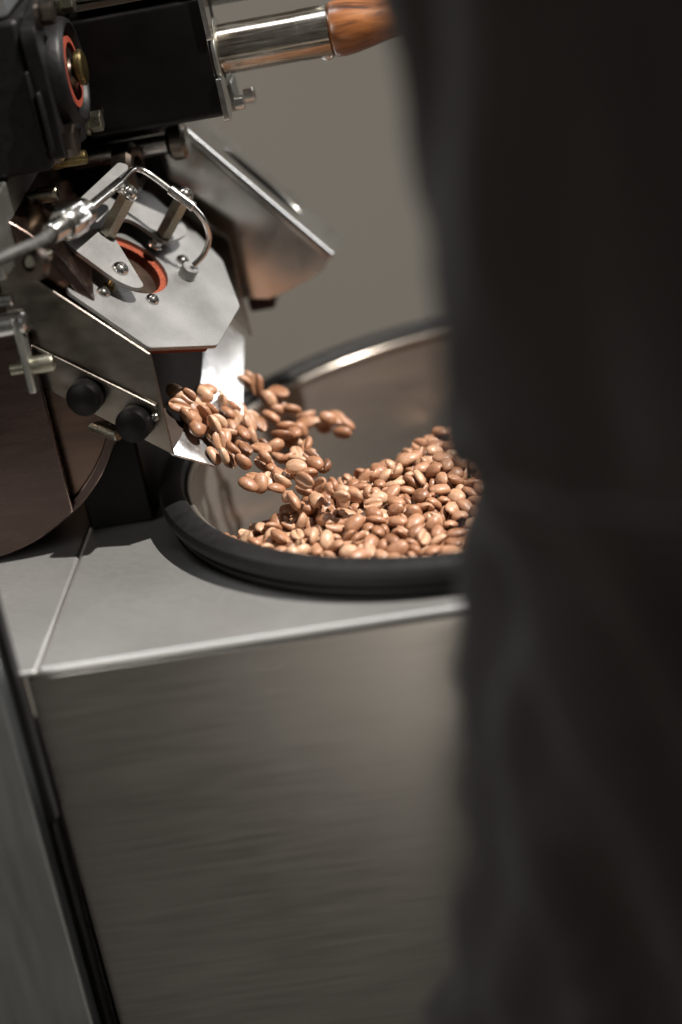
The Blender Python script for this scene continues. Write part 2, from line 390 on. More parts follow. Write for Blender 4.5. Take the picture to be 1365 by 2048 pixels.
# front plate of the roaster and its panels
bm = bmesh.new(); box(bm, -.222, -.205, -.040, .20, .088, .1390); done('lower_face', bm, 'black', ro, .0015)
bm = bmesh.new(); box(bm, -.222, -.203, -.075, .055, .1395, .1745); done('face_plate', bm, 'grey', ro, .0012)
bm = bmesh.new(); box(bm, -.222, -.204, .0555, .20, .1395, .1745); done('face_plate', bm, 'chute', ro, .0012)
bm = bmesh.new(); box(bm, -.40, -.2225, -.05, .20, .100, .2500); done('body_shell', bm, 'black', ro, .003)
bm = bmesh.new(); box(bm, -.2215, -.1790, -.032, .0335, .1755, .2500); done('bearing_bracket', bm, 'cast', ro, .003)
bm = bmesh.new(); box(bm, -.2215, -.1725, .0345, .12, .1755, .2300); done('neck', bm, 'black', ro, .002)
# black box with the rounded lower edge
YZ = frame_of((0, 0, 0), (0, 1, 0), (0, 0, 1), (1, 0, 0))
bm = bmesh.new(); sheet(bm, rounded([(.034, .1692), (.072, .1692), (.072, .2295), (.034, .2295)], [.006, .006, .002, .002]), [], -.172, -.1048, YZ)
bb = done('trier_box', bm, 'black', ro, .0008)
# steel end ears and the ring round the trier
for pts in ([(.0325, .1672), (.0425, .1672), (.0475, .173), (.0440, .1895), (.0325, .1895)], [(.0325, .2080), (.0390, .2080), (.0440, .214), (.0440, .2420), (.0325, .2420)]):
    bm = bmesh.new(); sheet(bm, rounded(pts, [.003, .003, .004, .002, .001]), [], -.1044, -.1018, YZ); done('end_ear', bm, 'polish', ro, .0005)
bm = bmesh.new(); lathe(bm, [(.0130, 0), (.0172, 0), (.0172, .0025), (.0130, .0025)], (-.1046, .0545, .1975), (1, 0, 0), 48, closed=True); done('trier_ring', bm, 'grey', ro, .0005)
bm = bmesh.new(); box(bm, -.1040, -.1008, .054, .0740, .1665, .182); done('rear_ear', bm, 'grey', ro, .001)
capscrew(ro, (-.1018, .0385, .1745), (1, 0, 0), .0036, .0080, 'polish', collar=False)
capscrew(ro, (-.1008, .0600, .1720), (1, 0, 0), .0042, .0095, 'polish', collar=False)
# pipe over the trier, and the plates over the box
bm = bmesh.new(); cyl(bm, (-.172, .079, .2280), (-.052, .079, .2280), .0125, 40, .001); done('upper_pipe', bm, 'grey', ro)
bm = bmesh.new(); box(bm, -.40, -.1080, .0365, .072, .2330, .2372); done('cover_plate', bm, 'chute', ro, .001)
bm = bmesh.new(); box(bm, -.40, -.1830, -.030, .030, .2505, .32); done('hopper_panel', bm, 'post', ro, .002)
bm = bmesh.new(); box(bm, -.178, -.1180, .0350, .072, .2376, .30); done('hopper_panel', bm, 'grey', ro, .002)

# flange bearing facing along X
be = bmesh.new(); BC = Vector((-.1788, .0020, .2130))
BF = frame_of(BC, (0, 1, 0), (0, 0, 1), (1, 0, 0))
out = rounded([(-.036, -.034), (-.016, -.032), (.018, -.039), (.036, -.038), (.034, -.012), (.028, .016), (.036, .022), (.034, .034), (.012, .037), (-.018, .034), (-.036, .032), (-.034, .012), (-.034, -.014)], .008)
sheet(be, out, [], 0, .007, BF)
bear = done('flange_bearing', be, 'cast', ro, .0016, 2)
bm = bmesh.new(); lathe(bm, [(.0275, .006), (.0268, .0120), (.0255, .0142), (.0232, .0148), (.0218, .0138), (.0208, .0100), (.0208, .0070), (0, .0070)], BC, (1, 0, 0), 56); done('boss', bm, 'cast', bear, angle=50)
bm = bmesh.new(); lathe(bm, [(.0205, .0072), (.0205, .0096), (.0180, .0100), (.0180, .0072)], BC, (1, 0, 0), 48, closed=True); done('inner_race', bm, 'housing', bear)
bm = bmesh.new(); lathe(bm, [(.0172, .0085), (.0172, .0130), (.0142, .0133), (.0142, .0085)], BC, (1, 0, 0), 48, closed=True); done('seal_ring', bm, 'seal', bear)
bm = bmesh.new(); lathe(bm, [(.0138, .0075), (.0138, .0110), (.0120, .0120), (.0070, .0122), (.0050, .0150), (0, .0150)], BC, (1, 0, 0), 40); done('shaft_end', bm, 'housing', bear)
bm = bmesh.new(); lathe(bm, [(0, .0150), (.0080, .0150), (.0088, .0158), (.0088, .0180), (.0078, .0188), (0, .0190)], BC + Vector((0, .001, .001)), (1, 0, 0), 30); done('shaft_cap', bm, 'brass', bear)
hexbolt(bear, BC + Vector((.0002, -.0235, -.0270)), (1, 0, 0), .0078, .0120, 'housing')
hexbolt(bear, BC + Vector((.0072, .0280, -.0330)), (1, 0, 0), .0052, .0080, 'zinc')
hexbolt(bear, BC + Vector((.0072, .0285, .0275)), (1, 0, 0), .0055, .0080, 'zinc')
hexbolt(bear, BC + Vector((.0072, -.0210, .0340)), (1, 0, 0), .0055, .0080, 'housing')
for k in range(2):
    bm = bmesh.new(); x = -.1720 + k * .0035; box(bm, x - .009, x - .007, -.0350 - .002 * k, -.029, .186, .225 - .01 * k); done('rib', bm, 'cast', bear, .0008)
# socket screws in the face plate
capscrew(ro, (-.1950, .000, .1712), (1, 0, 0), .0036, .0260, 'brass')
capscrew(ro, (-.2030, .000, .1560), (1, 0, 0), .0040, .0160, 'zinc')
capscrew(ro, (-.2030, .070, .1600), (1, 0, 0), .0040, .0140, 'zinc')
capscrew(ro, (-.2050, -.030, .1180), (1, 0, 0), .0040, .0160, 'zinc')
# hinge pin, collar and black hinge plate below the box
bm = bmesh.new(); cyl(bm, (-.190, .062, .1545), (-.1400, .062, .1545), .0058, 24, .0006); done('hinge_pin', bm, 'polish', ro)
bm = bmesh.new(); cyl(bm, (-.1398, .062, .1545), (-.1300, .062, .1545), .0095, 28, .002); done('pin_end', bm, 'chute', ro)
bm = bmesh.new(); lathe(bm, [(.0060, 0), (.0125, 0), (.0125, .008), (.0105, .010), (.0060, .010)], (-.1640, .045, .1500), (1, -.15, 0), 40, closed=True); done('pin_collar', bm, 'housing', ro)
bm = bmesh.new(); sheet(bm, rounded([(-.203, .128), (-.149, .120), (-.146, .136), (-.150, .158), (-.162, .1670), (-.203, .1670)], .006), [], .0740, .0780, frame_of((0, 0, 0), (1, 0, 0), (0, 0, 1), (0, 1, 0))); done('hinge_plate', bm, 'black', ro, .001)
# latch hardware at the roaster's flank
bm = bmesh.new(); box(bm, -.2065, -.2025, -.076, -.066, .082, .121); done('latch_bar', bm, 'grey', ro, .0012)
capscrew(ro, (-.2130, -.071, .0945), (1, 0, 0), .0044, .0210, 'zinc', 'latch_pin')
bm = bmesh.new(); cyl(bm, (-.232, -.070, .1165), (-.200, -.070, .1165), .0060, 20, .001); done('latch_pivot', bm, 'polish', ro)
bm = bmesh.new(); cyl(bm, (-.225, -.066, .127), (-.205, -.066, .127), .0036, 16, .0006); done('latch_rod', bm, 'polish', ro)

# ---- discharge chute
CW = frame_of(P0, H, zz, T)          # (h, z offset, t)
def hz(pts):
    return [(h, z - P0.z) for h, z in pts]
bm = bmesh.new(); sheet(bm, hz([(.0006, .0868), (.0004, .0340), (-.026, .0508), (-.056, .0705), (-.095, .0965), (-.095, .1665)]), [], -.0620, -.0604, CW)
ch = done('chute_wall', bm, 'chute', ro, .0005)
bm = bmesh.new(); sheet(bm, hz([(-.002, .0612), (-.0537, .0930), (-.092, .1165), (-.092, .1143), (-.0537, .0908), (-.002, .0590)]), [], -.0640, -.0622, CW); done('fold', bm, 'chute', ch, .0004)
bm = bmesh.new(); sheet(bm, hz([(-.0047, .0985), (-.0047, .0450), (-.040, .087), (-.095, .150), (-.095, .185), (-.0316, .1275)]), [], .0645, .0661, CW); done('chute_wall', bm, 'chute', ro, .0005)
NB = Vector((-.1482, -.0586, .0340)); TF = rad(50)
S2 = H * math.cos(TF) - zz * math.sin(TF); N2 = H * math.sin(TF) + zz * math.cos(TF)
FL = frame_of(NB, S2, T, N2)
bm = bmesh.new(); sheet(bm, [(0, -.0004), (.01875, .0161), (.0124, .0678), (-.0135, .1243), (-.085, .1243), (-.085, -.0004)], [], -.0014, 0, FL); done('chute_floor', bm, 'inner', ro, .0004)
bm = bmesh.new(); sheet(bm, rounded([(-.0020, .0012), (-.0040, .018), (-.0110, .034), (-.0130, .060), (-.0300, .1000), (-.0380, .1235), (-.085, .1235), (-.085, .0012)], [.002, .01, .01, .01, .01, .002, 0, 0]), [], .0004, .0012, FL); done('throat_shade_sheet', bm, 'throat_shade', ro, .0003)  # dark sheet drawing the shadow on the upper chute floor
for hh, zv in ((-.0367, .0687), (-.0142, .0534)):
    c = P0 + H * hh + T * -.0622 + zz * (zv - P0.z)
    bm = bmesh.new(); lathe(bm, [(0, .0085), (.0072, .0085), (.0084, .0078), (.0088, .0062), (.0088, .0010), (.0080, 0)], c, -T, 36); done('rubber_foot', bm, 'black', ro, angle=40)
screw(ro, P0 + H * -.0045 + T * -.0622 + zz * (.0545 - P0.z), -T, .0022, name='rivet')
bm = bmesh.new(); cyl(bm, P0 + H * -.045 + T * -.052 + zz * (.0485 - P0.z), P0 + H * -.028 + T * -.058 + zz * (.0445 - P0.z), .0034, 16, .0006); done('stop_pin', bm, 'zinc', ro)
# lid: the octagonal plate
OCT = [(-.0469, -.0582), (.0009, -.0605), (.0238, -.0244), (.0185, .0193), (-.0046, .0487), (-.0348, .0625), (-.0596, .0640), (-.0714, .0316), (-.0640, -.0300)]
HOLE = (-.0372, -.0068, .0222)
bm = bmesh.new(); sheet(bm, rounded(OCT, .002, 3), [circle(*HOLE, 64)], -.0022, 0, PL)
lid = done('lid_plate', bm, 'lid', ro, .0004)
bm = bmesh.new(); lathe(bm, [(.0222, -.0024), (.0222, -.0075), (.0194, -.0078), (.0194, -.0030)], pl(HOLE[0], HOLE[1]), NN, 64, closed=True); done('felt_ring', bm, 'red', lid)
bm = bmesh.new(); lathe(bm, [(0, -.0085), (.0222, -.0085), (.0222, -.0080), (0, -.0080)], pl(HOLE[0], HOLE[1]), NN, 48); done('sight_glass', bm, 'amber', lid)
bm = bmesh.new(); sheet(bm, [(-.012, -.0560), (-.0006, -.0585), (.0205, -.0250), (.0160, .0150), (-.010, .045), (-.018, .045), (.006, .013), (.010, -.022)], [], -.0062, -.0024, PL); done('felt_strip', bm, 'red', lid)
screw(lid, pl(-.0150, -.0224), NN, .0036)
screw(lid, pl(-.0188, .0256), NN, .0036)
# fork arm standing off the lid
AH = .0092
arm_out = [(-.0200, -.0310), (-.0225, -.0372), (-.0314, -.0405), (-.0600, -.0376), (-.0700, -.0330), (-.0700, .0450), (-.0600, .0470), (-.0540, .0500), (-.0326, .0433), (-.0258, .0392), (-.0252, .0300), (-.0285, .0170), (-.0343, .0158), (-.0430, .0172), (-.0510, .0165), (-.0548, .0080), (-.0530, -.0020), (-.0485, -.0075)]
bm = bmesh.new(); sheet(bm, rounded(arm_out, [.004, .004, .004, .002, .002, .002, .002, .003, .004, .005, .006, .004, .002, .003, .005, .005, .005, .004], 4), [], AH - .0021, AH, PL)
arm = done('fork_arm', bm, 'arm', ro, .0004)
screw(arm, pl(-.0346, -.0305, AH), NN, .0044)
for s_, t_ in ((-.0355, -.0395), (-.0330, .0330)):
    bm = bmesh.new(); lathe(bm, [(0, 0), (.0030, 0), (.0030, .0016), (.0016, .0022), (.0016, AH - .0022), (0, AH - .0022)], pl(s_ + .001, t_ + .004, 0), NN, 18); done('spacer', bm, 'brass', arm)
screw(lid, pl(-.0346, -.0420), NN, .0036)
def standoff(s_, t_, h0, h1, r):
    bm = bmesh.new(); cyl(bm, pl(s_, t_, h0), pl(s_, t_, h1), r, 6, .0004, start=.25); so = done('standoff', bm, 'zinc', arm, angle=25)
    screw(so, pl(s_, t_, h1 + .0014), NN, .0043, h=.0042)
    return so
standoff(-.0525, -.0078, AH, .0335, .0046)
standoff(-.0327, .0212, AH, .0335, .0044)
hexbolt(arm, pl(-.0330, .0158, .0045), NN, .0030, .0038, 'polish', 'nut')
# thermocouple tube held by two clips
tp = spline([pl(-.0600, -.0400, .0345), pl(-.0597, -.0200, .0345), pl(-.0597, -.0027, .0345), pl(-.0604, .0120, .0345), pl(-.0588, .0178, .0345), pl(-.0529, .0200, .0345), pl(-.0387, .0183, .0345), pl(-.0324, .0178, .0345), pl(-.0261, .0173, .0340), pl(-.0180, .0190, .0300), pl(-.0120, .0213, .0220), pl(-.0099, .0188, .0140), pl(-.0111, .0150, .0075)], 10)
bm = bmesh.new(); tube(bm, tp, .00145, 14); pr = done('probe_tube', bm, 'polish', ro)
bm = bmesh.new(); tube(bm, spline([pl(-.0600, -.0480, .0342), pl(-.0598, -.0300, .0345), pl(-.0597, -.0040, .0345)], 6), .0026, 18); done('sleeve', bm, 'polish', pr)
bm = bmesh.new(); cyl(bm, pl(-.0399, .0185, .0345), pl(-.0250, .0172, .0340), .0025, 18, .0003); done('clip', bm, 'polish', pr)
bm = bmesh.new(); sheet(bm, rounded([(-.0362, .0170), (-.0292, .0170), (-.0285, .0255), (-.0370, .0255)], .002), [], .0336, .0346, PL); done('clip_strap', bm, 'polish', pr, .0002)
bm = bmesh.new(); sheet(bm, rounded([(-.0615, -.0060), (-.0560, -.0120), (-.0480, -.0120), (-.0480, -.0040), (-.0600, .0010)], .002), [], .0336, .0348, PL); done('clip_strap', bm, 'polish', pr, .0002)
bm = bmesh.new(); lathe(bm, [(0, 0), (.0042, 0), (.0044, .0004), (.0044, .0058), (.0040, .0062), (0, .0062)], pl(-.0118, .0150, 0), NN, 28); done('end_cap', bm, 'lid', pr)
# flat strip beside the sleeve
bm = bmesh.new(); sheet(bm, rounded([(-.0660, -.0480), (-.0625, -.0480), (-.0620, .0125), (-.0640, .0160), (-.0680, .0130)], .002), [], .0290, .0345, PL); done('guard_strip', bm, 'arm', pr, .0004)
# cable gland at the near end of the tube
g0 = pl(-.0600, -.0440, .0342); g1 = pl(-.0655, -.0850, .0285); gd = (g1 - g0).normalized(); gl = (g1 - g0).length
bm = bmesh.new(); lathe(bm, [(0, 0), (.0062, 0), (.0068, .0006), (.0068, .0070), (.0078, .0076), (.0082, .0100), (.0082, .0180), (.0074, .0196), (.0056, .0200), (.0052, .0290), (.0046, .0300), (.0030, .0302)], g0, gd, 28); gland = done('cable_gland', bm, 'polish', ro)
bm = bmesh.new(); cyl(bm, g0 + gd * .0060, g0 + gd * .0165, .0086, 6, .0008); done('gland_nut', bm, 'polish', gland, angle=25)
bm = bmesh.new(); tube(bm, spline([g0 + gd * .026, g0 + gd * .040, g0 + gd * .056 + Vector((-.004, 0, .001)), g0 + gd * .075 + Vector((-.018, .004, -.001)), g0 + gd * .085 + Vector((-.045, .010, -.006))], 8), .0030, 14); done('cable', bm, 'cablegrey', gland)
bm = bmesh.new(); lathe(bm, [(.0040, 0), (.0088, 0), (.0092, .0020), (.0088, .0050), (.0040, .0050)], g0 + gd * .034 + Vector((-.006, -.006, -.009)), Vector((-.5, -1, .2)), 24, closed=True); done('ring_nut', bm, 'housing', gland)
bm = bmesh.new(); cyl(bm, g0 + gd * .034 + Vector((-.003, .006, -.010)), g0 + gd * .036 + Vector((-.008, -.006, -.007)), .0038, 18, .0004); done('stud', bm, 'zinc', gland)

# ---- sheet-metal hood behind the chute
HD = frame_of((0, 0, 0), (1, 0, 0), (0, 0, 1), (0, 1, 0))
bm = bmesh.new()
sheet(bm, [(-.150, .1740), (-.0735, .0748), (-.0790, .0690), (-.0870, .0646), (-.0970, .0610), (-.1100, .0580), (-.1400, .0640), (-.200, .100), (-.200, .174)], [], .0800, .0812, HD)
hood = done('hood_side', bm, 'hood', ro, .0004)
hd = Vector((.0625, 0, -.0812)).normalized(); hn = Vector((.79, 0, .61)).normalized()
HT = frame_of((-.0735, .0805, .0748), hd, (0, 1, 0), hn)
slot = [(-.050 + .027 * math.cos(a), .020 + .0060 * math.sin(a)) for a in [2 * math.pi * k / 32 for k in range(32)]]
bm = bmesh.new(); sheet(bm, [(.0002, -.001), (.0056, .0405), (-.125, .0405), (-.125, -.001)], [slot], .0, .0012, HT); done('hood_top', bm, 'hood', hood, .0003, 2)
bm = bmesh.new(); sheet(bm, [(-.085, .008), (-.018, .008), (-.018, .034), (-.085, .034)], [], -.0024, -.0010, HT); done('slot_dark_sheet', bm, 'black', hood)  # black sheet added behind the slot so the opening looks dark
bm = bmesh.new(); box(bm, -.122, -.108, .083, .110, .0510, .0640); done('hood_bracket', bm, 'redoxide', hood, .002)
bm = bmesh.new(); cyl(bm, (-.150, .0808, .1740), (-.0737, .0808, .0750), .0026, 18, .0004); done('hood_edge', bm, 'polish', hood)

# ------------------------------------------------------------------ sample trier
TRO = (-.1046, .0545, .1985)
tr = thing('sample_trier', 'steel sampling trier with turned wooden handle, pushed into the black box', 'trier', TRO)
bm = bmesh.new(); lathe(bm, [(0, -.055), (.0126, -.055), (.0126, .0580), (.0122, .0584), (0, .0584)], TRO, (1, 0, 0), 48); done('tube', bm, 'tube', tr, angle=40)
bm = bmesh.new(); lathe(bm, [(.0127, .043), (.01285, .0431), (.01285, .0578), (.0127, .0579)], TRO, (1, 0, 0), 48); done('ferrule', bm, 'tube', tr)
bm = bmesh.new(); lathe(bm, [(0, .0585), (.0128, .0585), (.0137, .0600), (.0139, .0640), (.0134, .0690), (.0118, .0770), (.0098, .0860), (.0086, .0930), (.0086, .101), (.0100, .111), (.0122, .121), (.0132, .131), (.0122, .141), (.0080, .148), (0, .150)], TRO, (1, 0, 0), 48); done('handle', bm, 'wood', tr, angle=60)
screw(tr, (-.0500, .0515, .1862), (0, -.25, -1), .0034, 'polish', 'screw', .0022)

# ------------------------------------------------------------------ coffee beans
def bean_mesh(seed):
    rnd = random.Random(seed); na = 12
    angs = [rad(a) for a in (-90, -79, -66, -44, -18, 15, 50, 90, 130, 165, 198, 224, 246, 259)]
    L = .00515 * rnd.uniform(.93, 1.07); W = .00375 * rnd.uniform(.92, 1.06); Ht = .0031 * rnd.uniform(.92, 1.1); Hb = .0013
    bend = rnd.uniform(-.10, .10); rough = rnd.uniform(0, 9)
    vs, fs, cr = [], [], []
    def ring(i):
        u = -1 + 2 * i / na
        if abs(u) >= 1:
            return None
        u2 = math.sin(u * math.pi / 2); w = (1 - abs(u2) ** 2.4) ** .5 * (1 + .10 * u2 * (1 if seed % 2 else -1))
        r = []
        for a in angs:
            y = math.cos(a) * w; z = math.sin(a)
            zc = z * Ht * w if z > 0 else -Hb * w * abs(z) ** .5
            c = 0.0
            d = abs(y) / .17
            if z < 0 and d < 1.6 and w > .25:
                c = math.exp(-d * d * 1.3); zc += .0016 * c * min(1, w * 1.1)
            yy = y * W + bend * L * u2 * u2 * .5 + (.00045 * math.sin(u2 * 3.0) * (1 if z < 0 else 0) * c)
            p = Vector((u2 * L, yy, zc)); nz = noise.noise(p * 420 + Vector((rough, rough, 0))) * .00022
            r.append((p + p.normalized() * nz, c))
        return r
    vs.append(Vector((-L, bend * L * .5, 0))); cr.append(0)
    idx = [[0]]
    for i in range(1, na):
        r = ring(i); base = len(vs); idx.append(list(range(base, base + len(r))))
        for p, c in r:
            vs.append(p); cr.append(c)
    vs.append(Vector((L, bend * L * .5, 0))); cr.append(0); idx.append([len(vs) - 1]); k = len(angs)
    for a, b in zip(idx, idx[1:]):
        for j in range(k):
            j2 = (j + 1) % k
            if len(a) == 1: fs.append((a[0], b[j2], b[j]))
            elif len(b) == 1: fs.append((a[j], a[j2], b[0]))
            else: fs.append((a[j], a[j2], b[j2], b[j]))
    return vs, fs, cr
SHAPES = [bean_mesh(s) for s in range(8)]
MESHES = []
def set_crease(me, cr):
    at = me.attributes.new('crease', 'FLOAT', 'POINT'); at.data.foreach_set('value', [min(1, c * .75) for c in cr])
for s, (vs, fs, cr) in enumerate(SHAPES):
    me = bpy.data.meshes.new('coffee_bean'); me.from_pydata([tuple(v) for v in vs], [], fs); set_crease(me, cr)
    for f in me.polygons: f.use_smooth = True
    bm = bmesh.new(); bm.from_mesh(me); bmesh.ops.recalc_face_normals(bm, faces=bm.faces); bm.to_mesh(me); bm.free()
    me.materials.append(M['bean']); MESHES.append(me)

